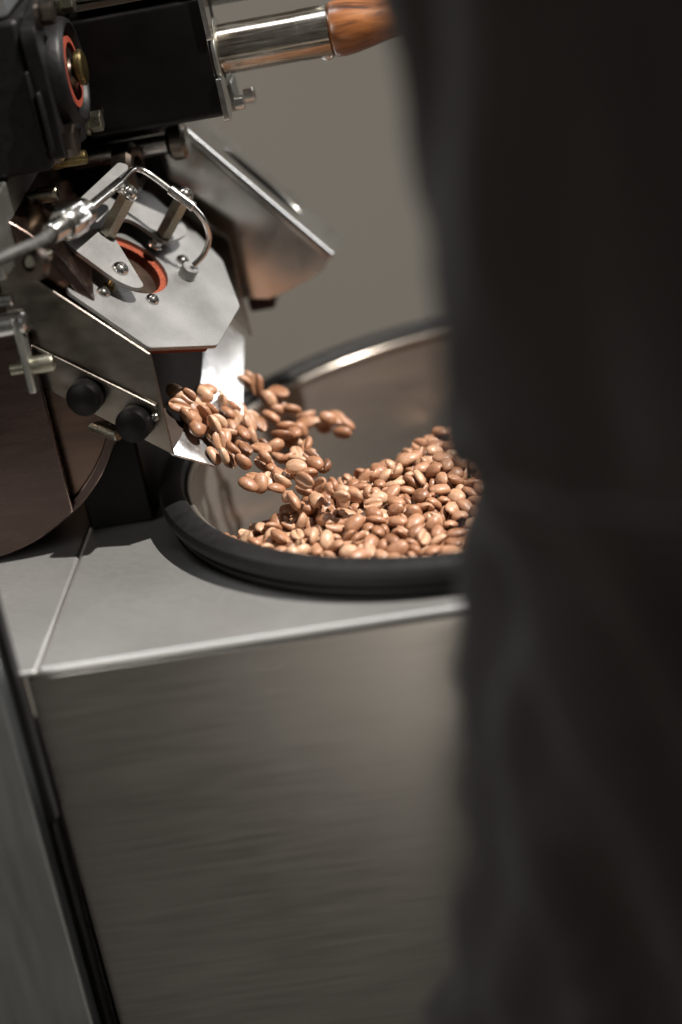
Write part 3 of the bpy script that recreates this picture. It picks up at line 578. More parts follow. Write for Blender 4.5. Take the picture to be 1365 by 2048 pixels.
# settled beans: position in 0.01 mm, quaternion and size in hundredths
rows = [
(-7508,-8129,-625,25,12,-88,-39,97), (-10041,-9017,-346,30,-31,-88,18,112), (-3639,-4099,-563,72,-38,44,-38,91), (-1855,-4019,-913,4,-90,-29,33,99), (-6612,-8147,-695,86,35,-12,35,110), (-8995,-6603,-221,36,84,-40,10,108),
(-8555,-9030,-622,47,-43,64,-42,94), (-1008,-10053,-1646,68,67,-14,26,105), (-7322,-5622,-532,70,34,-48,41,96), (-3268,-9472,-1363,42,-65,-56,30,106), (-1699,-7086,-1611,62,-12,11,77,101), (-2875,-3367,-567,31,-30,-16,89,112),
(-4560,-7831,-1074,98,3,5,-19,91), (-6282,-9487,-966,45,27,-59,-62,103), (-1235,-5041,-1370,25,29,35,85,98), (-9374,-8452,-635,9,-82,56,4,99), (-2644,-4951,-996,21,-11,0,-97,102), (-4865,-2719,-491,20,-65,66,-30,108),
(-4528,-10308,-1437,15,7,47,-86,108), (-4692,-6702,-908,6,25,49,-83,90), (-5476,-8832,-1031,68,-33,18,-62,101), (-8072,-7439,-547,92,12,-6,-36,107), (-3583,-5246,-993,49,-12,-20,84,105), (-4283,-2003,-384,3,13,3,-99,107),
(-9318,-7463,-498,50,-4,87,-6,101), (-1663,-2404,-722,65,0,-28,71,110), (-5848,-3534,-281,47,45,76,1,92), (-6758,-5151,-490,19,49,24,82,106), (-7932,-9100,-941,53,52,-3,67,112), (-7375,-9719,-1017,38,-23,-1,90,97),
(-5803,-6215,-638,38,-92,-4,-1,96), (-9964,-5956,-389,4,-3,-18,98,96), (-11221,-7370,-535,64,-26,18,-70,93), (-2663,655,-282,39,5,28,88,109), (-4955,-5007,-701,89,13,-17,40,99), (-6035,-5167,-405,54,-45,-40,59,90),
(-8135,-6520,-439,74,52,5,43,93), (-2940,-8006,-1403,72,57,-11,37,92), (-2070,-6257,-1572,50,-34,25,-75,109), (-2283,-3042,-522,73,21,-7,-65,108), (-2943,-1198,-400,92,16,22,29,95), (-5787,-10295,-1241,9,78,-46,-40,94),
(-2178,-7543,-1804,73,-17,-14,-65,111), (-2612,-9536,-1645,3,-26,23,94,106), (-1866,-8600,-1846,98,-15,0,12,104), (-1386,1297,-246,10,16,-20,96,92), (-4475,-8942,-1334,70,-26,36,56,99), (-5584,-4164,-557,65,-1,17,74,103),
(-7542,-4462,-534,59,-23,-32,70,111), (-3722,-8781,-1343,86,-4,-17,49,104), (-3338,-6549,-1215,78,-35,-17,-49,108), (-8345,-5744,-325,57,-12,3,-81,90), (-4313,-4521,-973,5,-19,-24,-95,96), (-3605,-10411,-1624,50,29,-78,22,96),
(-5660,-7628,-949,0,12,34,93,95), (-2485,-4060,-870,44,-36,-47,67,112), (-3823,-7665,-1338,48,4,9,-87,112), (-2969,-6081,-1206,81,-15,40,39,103), (-1929,-5082,-1402,48,-5,-18,86,111), (-5575,-5563,-654,91,39,13,7,96),
(-3561,-2806,-604,33,-10,15,-93,107), (-3850,-6855,-1264,50,50,-51,49,106), (-10601,-7672,-489,42,-17,-46,-76,95), (-4821,-9468,-1304,46,0,-6,89,99), (-1959,-9684,-1820,89,-10,-2,-44,107), (-7441,-2081,-885,62,21,57,50,100),
(-2907,-10596,-1673,80,-1,-19,-57,110), (-991,-7657,-1851,17,-1,15,-97,107), (-5764,-6835,-891,39,8,-23,89,99), (-769,-1387,-423,69,-36,-6,63,97), (-6773,-10443,-1107,92,38,-3,-11,97), (-2701,-8688,-1587,62,-1,29,-73,104),
(-2533,-2172,-496,8,8,-5,99,104), (-1174,-1767,-869,45,-16,8,-88,112), (-4690,-6065,-816,86,-13,2,-49,105), (-3849,-10013,-1470,23,-38,-36,-82,94), (-8335,-10113,-970,81,0,-5,-59,94), (-755,-2572,-985,10,-7,6,-99,110),
(-1829,-706,-557,28,7,-19,-94,112), (-946,-6816,-1735,76,16,15,-61,101), (-6252,-11272,-1010,44,-16,14,-87,106), (-5260,-9852,-1414,84,20,-50,-7,106), (-1063,396,-392,95,-28,-15,2,105), (-2546,-5594,-1402,76,-42,-1,-50,102),
(-1983,-1520,-665,9,-28,17,-94,91), (-1425,-6098,-1683,24,39,17,87,111), (-6802,-7525,-666,0,100,-2,2,110), (-6036,-8096,-1118,55,-26,-5,79,111), (-986,-4537,-1195,80,-59,2,10,100), (-3726,283,-704,50,-80,31,11,110),
(-9075,-3846,-871,99,-9,4,4,95), (-1591,-2662,-1342,26,49,-3,-83,95), (-6864,-8844,-1129,21,-33,54,75,103), (-4807,-4171,-738,96,-25,-11,0,94), (-842,-485,-384,70,36,-13,-61,98), (-5245,-10810,-1442,85,-7,23,-46,103),
(-6502,-4233,-529,97,-23,-3,-6,99), (-6864,-5514,-1057,34,-36,-27,82,93), (-5434,-3089,-672,93,-4,-35,-5,104), (-4011,-1328,-543,40,4,16,-90,100), (-1387,-924,-781,65,65,9,38,91), (-9169,-10001,-904,25,-2,86,-44,111),
(-2838,-7678,-1357,33,-38,-76,-41,94), (-2269,-68,-765,0,6,40,-91,97), (-10542,-6882,-613,49,35,1,-80,109), (-4113,-4089,-741,14,37,54,74,106), (-5809,-9460,-1201,74,36,10,56,98), (-1032,-8724,-1935,43,-56,-34,62,111),
(-5328,-8031,-1306,49,32,65,49,96), (-7015,-3379,-732,46,-32,-6,82,110), (-11405,-8899,-570,42,16,35,82,102), (-3027,-404,-482,95,-4,-2,-30,105), (-10703,-8056,-801,53,59,-21,57,99), (-5679,-2342,-572,46,-19,6,-86,105),
(-1801,1001,-681,72,11,-68,10,104), (-908,3806,-747,42,6,18,89,109), (-6444,-2421,-656,92,-6,-36,-17,97), (-9740,-6364,-716,26,-34,90,-3,104), (-4094,-5020,-1368,18,82,-34,-42,110), (-1945,458,-735,26,-16,-54,79,110),
(-9883,-7159,-850,25,-36,-24,-86,101), (-4182,-3009,-874,68,-41,6,60,96), (-3392,-1571,-809,90,30,-19,26,101), (-3158,-3837,-1262,24,76,20,57,106), (-2069,-10528,-1795,99,-5,9,10,103), (-8910,-7137,-934,42,58,10,69,97),
(-8217,-4196,-843,18,33,8,92,104), (-3461,1185,-808,76,6,-9,-65,102), (-4915,-7402,-1201,6,-99,14,4,97), (-2024,-3293,-991,96,20,-5,16,103), (-6999,-6820,-794,10,28,1,96,97), (-9245,-9179,-1042,51,-34,73,29,95),
(-11802,-7210,-831,24,93,-10,26,100), (-8447,-7809,-1086,7,-65,-50,-56,98), (-2917,434,-678,20,-27,18,-93,110), (-3665,-930,-653,19,-64,72,18,110), (-4225,-6375,-1241,95,17,10,25,109), (-7469,-6575,-953,70,-34,-60,-18,104),
(-6399,-5749,-1378,87,6,12,-48,103), (-1979,-11346,-1621,37,-9,19,90,111), (-6044,-5522,-879,28,-42,-80,32,99), (-3122,-5335,-1358,77,10,-53,-33,102), (-4230,-8217,-1485,18,90,6,-39,93), (-2376,-6349,-1736,44,-61,-63,20,108),
(-5377,-6513,-1222,58,28,28,71,99), (-4502,-317,-816,34,33,76,44,110), (-11928,-8153,-699,27,-83,-32,-37,108), (-9585,-9455,-1041,39,36,-55,64,101), (-2121,1899,-823,84,-39,-9,-35,108), (-6247,-7201,-1172,83,-35,43,-10,94),
(-10731,-9522,-706,71,-40,11,57,92), (-534,-6068,-1499,72,66,-22,5,98), (-4674,-1093,-743,50,23,-29,-79,110), (-8606,-6328,-737,15,35,22,-90,101), (-901,-5703,-1709,51,-84,14,-8,108), (-5146,-1902,-680,84,-9,53,13,103),
(-10106,-9997,-747,95,0,0,32,93), (-2975,-7021,-1534,0,14,-3,99,110), (-10793,-8759,-888,41,37,3,-84,100), (-4375,-2297,-943,66,-69,26,-13,105), (-7749,-10791,-1132,29,-86,41,7,102), (-1012,-2503,-1279,29,-43,-84,17,105),
(-8618,-10742,-920,19,-13,-93,28,107), (-1752,-5324,-1868,44,12,-18,-87,94), (-7715,-8360,-1194,86,-39,8,-32,94), (-6943,-9908,-1284,98,-4,-14,-12,102), (-8786,-8120,-885,52,4,14,84,99), (-1309,1839,-443,91,-22,-12,32,94),
(-2556,-9999,-1982,31,-1,-25,92,90), (-1639,-3882,-1445,27,-73,63,-7,96), (-473,-4914,-1330,94,25,25,0,110), (-10285,-6532,-847,84,-5,-39,38,97), (-1287,-91,-792,7,-51,28,81,93), (-6313,-3102,-671,21,-23,79,53,110),
(-1626,-7142,-2244,40,49,45,-63,99), (-6436,-9910,-1423,50,2,83,-23,93), (-7690,-2023,-1103,48,60,-52,-37,101), (-7036,-8045,-1236,10,24,38,-89,105), (-8016,-3418,-959,91,0,4,41,94), (-5362,-5519,-1284,81,7,16,56,104),
(-2863,-1571,-894,37,35,84,20,112), (-9177,-5780,-492,91,-3,19,-36,95), (-3675,-4154,-1138,1,-96,-11,-27,102), (-9984,-8749,-920,20,-38,-76,-49,105), (-2417,1299,-760,47,-33,1,82,103), (-1157,3261,-1026,83,42,0,-36,108),
(-5787,-367,-1180,97,2,-25,-2,100), (-6966,-9291,-1402,3,-6,46,88,104), (-8904,-3244,-1117,59,79,-13,-8,95), (-3658,-2225,-776,40,-62,-43,-52,106), (-451,-3466,-1108,18,21,74,-61,110), (-5317,-1059,-935,2,87,45,-19,91),
(-6669,-1821,-937,78,-40,39,29,106), (-7963,-5625,-1006,86,44,25,-4,105), (-2277,-3837,-1508,62,63,-4,-47,110), (-4643,-3070,-1079,40,48,-63,-47,99), (-8204,-5097,-912,64,46,-9,60,109), (-3753,-5726,-1576,46,-48,58,-47,112),
(-6208,-3602,-642,19,-9,-93,31,96), (-5861,-1583,-820,84,26,10,-46,112), (-1697,-8989,-2257,45,-25,30,-81,111), (-1167,-3152,-1694,97,15,0,-21,98), (-11194,-5426,-1295,77,20,30,53,105), (-663,-8480,-1923,58,56,35,47,105),
(-7433,-4071,-718,35,12,91,18,109), (-1709,-4476,-1617,47,56,22,-64,106), (-1688,2833,-881,2,82,36,-46,107), (-729,2179,-850,4,7,-18,-98,106), (-4398,1190,-1372,12,-36,-9,92,103), (-4848,-4824,-1109,10,79,-58,19,107),
(-1578,-10107,-2278,43,-16,2,-89,105), (-4463,-7131,-1441,63,-36,62,30,93), (-3577,-3394,-1015,11,38,-87,30,108), (-4725,-11335,-1531,86,27,16,40,105), (-8041,-1285,-1571,7,18,-19,-96,102), (-10717,-5168,-1268,67,22,60,38,107),
(-11213,-8191,-940,29,31,-77,-47,97), (-5324,-4575,-979,75,-47,-34,-30,91), (-12082,-6583,-1148,10,-92,-8,37,100), (-597,-9565,-1853,0,31,-54,78,101), (-1202,-9559,-2151,55,24,35,72,98), (-1170,5213,-1387,10,11,-34,-93,105),
(-3033,-6381,-1726,1,74,30,60,91), (-10154,-9105,-1026,50,76,8,-40,92), (-7175,-6116,-1055,48,-32,55,60,97), (-700,-11166,-1883,62,23,-28,-69,109), (-1441,-8262,-2226,30,-82,38,30,98), (-3502,-7181,-1881,73,-32,-38,47,95),
(-5247,-3540,-1035,20,-18,-12,96,107), (-4264,-10425,-1927,8,-19,-94,-27,104), (-8629,-9485,-1296,38,12,14,-91,112), (-3523,-4697,-1338,32,74,58,8,103), (-11765,-5414,-1421,24,19,-22,93,95), (-5762,-5032,-759,30,63,14,71,102),
(-3122,-2327,-956,46,28,82,18,111), (-7777,-7510,-987,57,-6,23,79,96), (-8072,-6166,-896,58,37,30,-66,111), (-4472,-5721,-1375,34,49,20,78,91), (-7208,-7128,-1093,12,-79,58,15,96), (-9476,-10523,-880,51,41,37,-66,105),
(-3465,-7928,-1886,43,22,41,-77,107), (-1946,4539,-1562,48,-58,28,60,98), (-1404,-11032,-1964,78,8,13,61,93), (-376,-1688,-874,68,34,-61,25,106), (-12427,-6226,-1472,32,31,-78,-43,99), (-6747,-4865,-1118,99,1,1,-14,90),
(-8757,-4369,-1056,87,42,10,23,95), (-4789,-10028,-1777,24,-28,57,73,97), (-2406,-1120,-931,49,-2,43,76,102), (-2370,-1779,-998,24,-52,65,-50,95), (-2270,-8396,-2323,98,-17,4,3,108), (-5559,-6893,-1458,25,48,-78,30,92),
(-4673,-6553,-1457,38,-78,-46,18,100), (-2742,-3143,-1159,16,-57,-30,75,108), (-7615,-10331,-1491,8,-19,98,-7,91), (-814,990,-728,75,-51,21,36,100), (-3534,-6587,-1878,4,44,-63,-63,92), (-8644,-8805,-1397,1,-99,-15,0,100),
(-6186,-8960,-1317,11,-69,53,49,95), (-7684,-9614,-1543,69,6,-20,-69,90), (-8384,-6956,-1024,5,-86,26,-43,107), (-10067,-5593,-878,70,-10,-70,-9,98), (-10431,-2295,-2078,68,-37,-3,63,95), (-1946,3771,-1403,92,38,6,4,111),
(-9309,-6669,-845,39,54,74,-7,102), (-1930,-3054,-1431,18,-22,-67,68,102), (-3165,-11446,-1708,76,-20,14,60,110), (-3503,-2918,-1114,2,-2,43,90,92), (-2154,-7696,-2225,72,-19,-4,-66,94), (-9127,-5194,-866,19,-19,18,95,90),
(-7696,-8743,-1544,94,-23,17,-18,109), (-5759,-8409,-1541,82,20,-26,48,107), (-5055,-7585,-1768,54,8,0,84,92), (-1798,-2111,-1237,0,17,-35,-92,111), (-3776,-11026,-1850,81,-13,57,4,103), (-3347,-9921,-2065,26,29,34,-86,99),
(-4408,-9060,-1664,13,23,-92,28,106), (-2664,-4504,-1491,52,32,45,65,108), (-619,-4772,-1734,15,17,-21,95,93), (-8601,-4746,-877,22,42,-25,85,92), (-9092,-8576,-1243,88,-42,-23,9,99), (-6822,-6584,-1344,15,29,25,91,101),
(-4950,-5887,-1414,77,20,61,-1,103), (-2963,-545,-922,84,-7,12,53,100), (-1288,582,-1011,16,16,-3,-97,105), (-6222,-10906,-1410,98,12,2,13,91), (-6097,-6602,-1373,76,-36,-9,-53,94), (-8284,-2312,-1507,4,-23,96,17,106),
(-2494,3971,-1734,65,37,19,64,104), (-3168,2093,-1252,20,18,-14,95,108), (-3760,-13799,-2454,1,39,-36,-85,98), (-3119,-14281,-2647,80,17,4,-58,106), (-1605,-14823,-2602,6,-100,6,5,111), (-1360,-13946,-2738,12,80,59,2,108),
(-419,-14392,-2788,0,-40,-82,-42,94), (316,-14319,-3022,43,-22,-15,-86,91), (1832,-14229,-3003,55,63,-45,31,90), (2970,-14899,-3278,31,-40,54,67,94), (3479,-14467,-3127,47,36,80,13,104), (4132,-14371,-3232,52,-43,-17,-72,102),
(-6146,-13499,-2122,6,-7,-100,-3,104), (-4608,-13219,-2244,16,-82,-55,10,110), (-3816,-12883,-2515,14,2,19,-97,99), (-2808,-13238,-2354,82,43,-36,-7,98), (-2225,-12877,-2493,43,-13,-13,-88,110), (-1276,-13129,-2433,38,69,-35,-50,98),
(-747,-13143,-2722,80,21,8,-56,105), (1028,-13305,-2587,56,-66,-41,30,111), (2250,-13317,-2955,21,-32,-75,54,110), (2796,-13423,-2934,55,-68,46,-16,97), (3431,-13499,-3149,28,45,-33,-78,91), (4288,-13295,-3352,48,10,1,-87,93),
(5526,-13059,-3246,58,-39,-71,-5,108), (6159,-12895,-3440,57,-4,-36,74,99), (-7703,-12338,-1833,69,66,2,-29,106), (-6641,-12004,-1770,84,21,46,-17,105), (-5623,-12762,-2051,38,-92,-12,-7,107), (-4831,-12467,-1943,56,72,-41,4,98),
(-4182,-12041,-2112,80,20,47,-33,106), (-2851,-12129,-2458,91,34,-10,21,92), (-2065,-12190,-2199,31,31,-86,26,109), (-1211,-12368,-2562,42,-3,13,90,96), (-379,-12093,-2679,43,10,33,-83,95), (877,-12410,-2844,66,-4,-14,74,105),
(1751,-12095,-2912,88,9,37,-27,92), (2734,-12242,-2797,47,25,9,-84,100), (3246,-12092,-2991,39,54,-32,-67,97), (4348,-12298,-3022,2,7,99,-14,105), (5207,-12138,-3182,4,50,26,83,99), (6692,-12513,-3390,20,-18,-5,96,109),
(7304,-12091,-3508,50,-26,35,-75,91), (7972,-12418,-3478,36,71,-59,-13,104), (-8931,-11050,-1373,8,-66,-74,-11,91), (-7522,-11844,-1676,14,-87,-11,46,95), (-6716,-11134,-1804,3,-40,46,-79,98), (-5773,-11154,-1796,40,-85,-28,-20,99),
(-4989,-11359,-2005,88,46,14,2,110), (-3695,-11480,-2180,52,75,-27,30,96), (-2932,-11325,-2262,89,-17,1,-42,103), (-2033,-11391,-2190,32,-30,66,-60,110), (-1125,-11456,-2222,13,96,18,-15,111), (-129,-11320,-2634,89,12,2,44,102),
(920,-11238,-2861,97,9,21,8,100), (1828,-11417,-2769,24,-57,10,78,101), (2472,-11402,-2898,10,-17,17,97,111), (3378,-11260,-2542,52,47,22,-68,111), (4272,-11305,-3071,94,-26,16,-14,92), (5345,-11321,-3152,48,-6,52,-70,98),
(6262,-11671,-3522,11,-5,-3,-99,98), (7589,-11436,-3314,61,-4,-30,-73,108), (8392,-11157,-3347,25,25,-29,89,100), (-10464,-10439,-1462,96,15,22,-6,94), (-9450,-10339,-1539,77,1,5,64,92), (-8733,-10425,-1399,8,-70,-63,-31,109),
(-6621,-10406,-1613,37,92,-12,8,95), (-5887,-10138,-1845,99,-1,4,-12,96), (-5151,-10509,-1781,30,-90,6,30,100), (-3083,-10571,-2223,34,-2,-24,-91,108), (-1959,-10551,-2266,56,69,-44,-15,97), (-1187,-10684,-2523,81,-47,12,33,105),
(-55,-10325,-2757,6,6,-18,-98,92), (786,-10579,-2548,16,32,39,-85,92), (1475,-10389,-2670,46,88,4,9,108), (2495,-10198,-2856,38,54,25,71,93), (3447,-10581,-2733,74,-30,51,33,108), (4430,-10294,-2860,45,-56,-50,49,92),
(5392,-10446,-2901,91,25,-24,-23,104), (6430,-10339,-3136,76,-17,-15,60,91), (7034,-10540,-3138,32,44,-84,-6,99), (8133,-10593,-3221,8,15,95,27,100), (-11301,-9680,-1051,93,-10,29,20,111), (-10474,-9613,-1180,68,-1,62,40,95),
(-6744,-9442,-1644,28,78,56,-5,93), (-5848,-9288,-1699,86,33,37,-12,101), (-4941,-9532,-1870,56,-23,-44,-66,97), (-4155,-9641,-1919,12,-26,61,74,104), (-3152,-9495,-2222,16,32,10,93,93), (-2278,-9738,-2309,75,-66,-4,-5,106),
(-344,-9449,-2431,9,-78,52,-33,101), (143,-9027,-2739,51,-35,-40,68,106), (701,-9500,-2588,52,-77,24,-27,91), (1544,-9716,-2700,34,-13,-88,-30,109), (2648,-9360,-2861,98,5,-9,-18,97), (3473,-9354,-2902,68,11,-5,-73,110),
(4452,-9459,-2697,41,-72,-56,-4,107), (5258,-9582,-3009,48,35,-17,79,96), (6224,-9548,-2961,87,5,-8,-48,103), (6994,-9620,-3188,27,86,-36,-22,93), (8651,-9670,-3045,31,94,-10,12,102), (-6625,-8580,-1496,22,-29,89,27,93),
(-4875,-8418,-1778,59,6,16,-79,108), (-3672,-8493,-1820,9,-12,69,-71,103), (-3370,-8875,-1855,1,-27,64,-72,109), (-903,-8960,-2436,18,32,93,3,108), (-99,-8483,-2521,95,-29,-10,2,95), (620,-8544,-2767,2,95,19,-26,93),
(1558,-8613,-2900,38,16,-28,-87,104), (2391,-8640,-2745,2,13,-98,-12,98), (3519,-8328,-2666,79,35,10,50,104), (4366,-8497,-2847,32,-20,71,60,92), (5142,-8787,-2993,96,-10,6,27,97), (6399,-8595,-2973,79,10,15,59,106),
(7182,-8423,-2937,37,-28,25,85,99), (7986,-8437,-2784,72,-63,1,-30,110), (-12543,-7295,-1203,34,68,57,30,94), (-11090,-7450,-919,1,-8,96,-26,94), (-10254,-7533,-1140,89,8,0,45,104), (-9348,-7730,-1092,10,-95,29,-2,100),
(-7725,-7651,-1413,16,-15,-22,-95,97), (-6698,-7568,-1266,34,-56,74,-20,109), (-5887,-7797,-1617,89,30,-2,-35,93), (-4202,-7610,-1799,85,45,20,-18,109), (-2952,-7516,-2043,47,10,-21,85,112), (-1090,-7606,-2450,97,-3,3,24,106),
(-180,-7520,-2706,78,26,26,51,98), (726,-7780,-2682,5,-78,-6,62,102), (1306,-7540,-2683,9,25,-82,50,99), (2281,-7794,-2791,42,48,71,30,101), (3253,-7880,-2646,59,-80,-7,7,107), (4290,-7982,-2430,47,64,-49,37,109),
(5219,-7586,-2836,27,4,-10,-96,96), (6064,-7778,-2730,84,-17,-28,-42,94), (7004,-7648,-2828,32,-22,-47,-79,94), (8287,-7405,-2924,93,0,-11,36,96), (-13159,-6799,-1614,28,89,23,26,103), (-11291,-6692,-1028,39,-25,0,89,103),
(-2717,-6959,-2217,7,4,1,100,101), (-2057,-6713,-2179,78,8,60,-16,91), (-1071,-6851,-2403,8,0,-95,30,99), (-59,-6670,-2683,22,-6,-4,-97,95), (670,-6646,-2654,80,47,25,30,104), (1546,-7043,-2515,69,51,-44,-27,94),
(2714,-6951,-2788,93,-13,6,34,108), (3287,-7070,-2666,16,-29,40,-85,102), (4086,-6971,-2670,49,58,-42,-50,93), (4981,-6822,-2715,57,-13,12,-80,106), (6014,-6954,-2787,19,6,27,-94,103), (7080,-6622,-2838,87,7,5,49,104),
(8326,-6636,-2902,16,17,-15,96,96), (-13306,-5786,-2264,93,-21,2,30,101), (-12736,-5165,-2136,31,2,93,-21,90), (-11496,-5115,-1582,23,-72,63,19,108), (-9300,-5756,-931,16,34,-31,87,91), (-8585,-5745,-836,86,-2,-50,-1,91),
(-5806,-6118,-1357,17,-49,-4,-85,92), (-2936,-5730,-1764,1,11,-98,-16,100), (-1924,-5935,-2187,18,7,29,-94,99), (-980,-6020,-2280,18,-97,2,19,105), (-171,-5863,-2045,85,-15,-49,-10,103), (476,-5682,-2299,32,34,-43,77,103),
(1637,-5811,-2582,87,-12,-41,26,106), (2716,-6021,-2632,55,9,3,83,112), (3622,-5978,-2633,1,-4,96,29,92), (4532,-5953,-2491,4,-24,13,96,98), (5134,-6048,-2481,24,91,33,-1,90), (6247,-5758,-2465,22,-90,-38,8,92),
(7154,-5942,-2429,45,79,-42,4,110), (8262,-5914,-2769,11,-43,82,35,98), (-14063,-3754,-3423,22,13,-17,-95,108), (-12532,-4559,-2431,43,22,-9,-87,93), (-11762,-3679,-2411,20,3,-13,-97,97), (-11471,-4256,-2168,25,8,-59,-76,92),
(-10343,-4656,-1343,62,-45,-4,-64,111), (-7250,-5140,-881,89,4,-37,-27,110), (-5915,-4987,-1234,22,-55,-81,3,97), (-2858,-4716,-1608,33,76,-40,-38,91), (-2425,-5098,-1852,10,92,29,24,101), (-1196,-5067,-2086,63,1,-6,78,94),
(-374,-5121,-2274,97,20,-10,8,102), (425,-5166,-2225,32,-9,39,-86,91), (2421,-5223,-2276,10,-82,-39,-41,97), (3773,-5148,-2252,7,61,-49,-62,105), (4420,-4819,-2298,79,9,-8,-60,109), (5229,-5041,-2165,40,89,-19,-9,91),
(6472,-4921,-2413,84,24,22,43,94), (7118,-5249,-2601,51,2,-34,-79,98), (7972,-5218,-2610,4,10,-34,93,107), (-11872,378,-4465,2,-15,27,95,108), (-13043,-1397,-3847,90,31,28,13,100), (-12701,-1648,-3636,19,-16,37,-89,100),
(-10414,-3237,-1848,17,11,42,88,100), (-9024,-3874,-1348,36,1,-36,-86,103), (-6655,-3868,-1044,12,13,7,98,101), (-5896,-4122,-997,77,-39,35,35,91), (-4824,-4067,-1288,72,-13,29,61,98), (-1062,-4396,-1907,9,24,13,96,105),
(-250,-4384,-1817,57,-57,-25,-54,110), (811,-4000,-2033,56,0,64,-52,93), (1916,-4145,-1789,6,22,83,-51,96), (2776,-3985,-1914,38,49,-58,-53,102), (3363,-4218,-1987,34,91,17,-13,108), (4497,-4058,-1942,44,-83,-22,-27,105),
(5075,-4169,-2256,35,-21,65,-64,106), (6362,-4028,-2272,11,79,-51,31,93), (7255,-4110,-2141,21,-75,41,48,110), (7932,-3786,-2287,21,-83,-42,-32,93), (-13993,-1785,-3985,12,51,74,42,95), (-11144,-2493,-2907,26,0,-9,-96,100),
(-10116,-2673,-2214,54,53,-60,27,99), (-8721,-3007,-1761,49,4,-36,-79,93), (-8293,-2971,-1345,17,-4,20,96,103), (-183,-3526,-1791,73,-14,13,-65,105), (1044,-3111,-1784,2,98,-16,-6,103), (1696,-3120,-1814,56,60,42,37,90),
(3566,-2854,-1741,9,-18,19,-96,110), (4315,-3368,-1891,85,-10,52,2,97), (5078,-3247,-2178,99,-3,-7,-12,96), (6312,-2983,-2132,87,-10,13,-46,104), (7324,-3188,-2317,3,5,-20,98,101), (8338,-3249,-2124,69,-7,31,65,108),
(-10336,-2038,-2674,98,15,2,16,104), (-8811,-2072,-2162,83,-16,-44,-29,103), (-7793,-1737,-1802,75,25,-35,-51,98), (-7161,-1474,-1399,77,-7,-6,63,104), (-6154,-2586,-874,23,-94,14,-22,94), (-61,-2139,-1423,39,51,-77,-5,108),
(859,-2415,-1577,10,-69,51,-51,94), (1721,-2404,-1505,61,40,-48,-50,97), (2313,-2379,-1593,4,-8,-83,-55,93), (3173,-2144,-1781,54,-20,17,80,102), (4039,-2355,-1794,9,-20,-90,-37,102), (6153,-2192,-1787,71,52,24,-40,108),
(7227,-2226,-1978,96,26,-2,10,102), (8118,-1768,-2111,55,0,49,-68,108), (-9704,1026,-3773,88,-4,8,46,94), (-8368,-1132,-2179,7,4,-19,-98,111), (-9422,303,-3356,8,-81,-49,30,102), (-5954,-1116,-1278,56,-30,13,77,106),
(-1757,-1391,-1247,87,44,-20,-14,93), (-1161,-1195,-1313,98,-8,-14,-8,97), (-257,-1218,-1210,83,31,-40,-24,96), (703,-1189,-1287,45,-34,-80,18,93), (1312,-1207,-1307,8,-96,18,21,103), (2426,-1242,-1470,18,-59,0,79,94),
(3532,-1603,-1458,14,-48,-81,30,110), (5094,-1104,-1827,39,-2,6,92,98), (6210,-1531,-1846,4,65,-72,22,104), (7247,-1351,-1795,7,-22,-5,97,108), (7886,-1148,-1936,48,14,23,-83,108), (-12935,5265,-6604,38,53,-18,-74,105),
(-7267,-174,-2104,36,-58,-13,72,96), (-6057,170,-1608,10,9,66,-74,108), (-5508,-362,-1592,26,8,-38,-88,101), (-3733,-283,-972,98,16,-15,5,96), (-1980,-732,-1120,28,22,44,82,105), (-932,-319,-940,89,-31,-29,17,96),
(-119,-587,-1339,50,-5,-26,82,91), (441,-478,-1158,31,36,-17,87,91), (1255,-432,-1301,15,4,-41,90,96), (2402,-375,-1334,25,16,-43,85,96), (3583,-465,-1277,14,50,8,-85,102), (3969,-636,-1302,38,33,85,14,108),
(4590,-550,-1468,82,7,56,8,101), (6341,-358,-1478,54,18,-60,57,107), (8176,-439,-1858,78,38,35,-36,102), (-9626,5011,-5341,24,59,67,-39,94), (-6218,838,-2291,12,-25,70,66,96), (-6077,1359,-2285,77,-55,10,-29,100),
(-3839,694,-1276,40,1,-9,-91,99), (-3119,819,-947,8,91,39,8,97), (199,179,-1087,52,-1,11,-84,106), (774,393,-715,57,-46,66,-17,101), (1556,687,-854,2,-82,-58,-4,92), (2485,-43,-886,64,4,9,76,104),
(3484,375,-853,4,71,52,48,91), (4234,643,-906,5,-5,12,99,105), (5584,157,-889,27,-85,41,-18,100), (6300,892,-759,61,26,1,-75,109), (6831,767,-1031,45,-4,-17,88,98), (7972,807,-735,10,72,38,58,102),
(-6665,1440,-2729,68,-36,-14,63,104), (-6782,4055,-3692,66,48,-47,-34,110), (-4309,1858,-1690,7,57,81,-11,107), (-3581,2180,-1627,69,72,0,-3,94), (-2940,2635,-1581,52,73,-32,-29,98), (-1391,1505,-703,13,-57,79,-17,108),
(-340,1683,-972,80,-26,-6,54,94), (640,1376,-796,22,79,-56,10,95), (1736,1550,-785,12,-93,17,29,109), (2360,1990,-882,21,93,-28,-13,96), (3125,1472,-844,25,37,-34,83,98), (4154,1194,-521,55,5,-62,-56,112),
(4969,1599,-832,82,39,34,-23,100), (6095,1682,-739,59,36,-8,72,95), (6989,1655,-728,84,15,-4,51,108), (8343,1463,-801,9,19,94,-29,110), (-6190,3914,-3645,42,-29,-18,84,110), (-4088,2488,-2124,15,29,0,-94,106),
(-4663,3975,-2867,99,-9,12,-6,95), (-3167,3359,-1980,99,-1,-14,0,111), (683,2526,-827,96,-20,-17,0,102), (1619,2639,-719,62,-44,-56,32,90), (2537,2614,-957,10,10,-28,95,92), (3334,2519,-564,63,-14,68,-33,95),
(4203,2600,-716,41,7,4,-91,111), (4997,2642,-811,59,9,-10,79,98), (6009,2647,-577,50,55,22,63,90), (7434,2422,-476,30,87,-26,29,112), (8795,2886,-823,32,34,-22,-86,107), (-8698,10551,-7098,3,-58,-32,75,92),
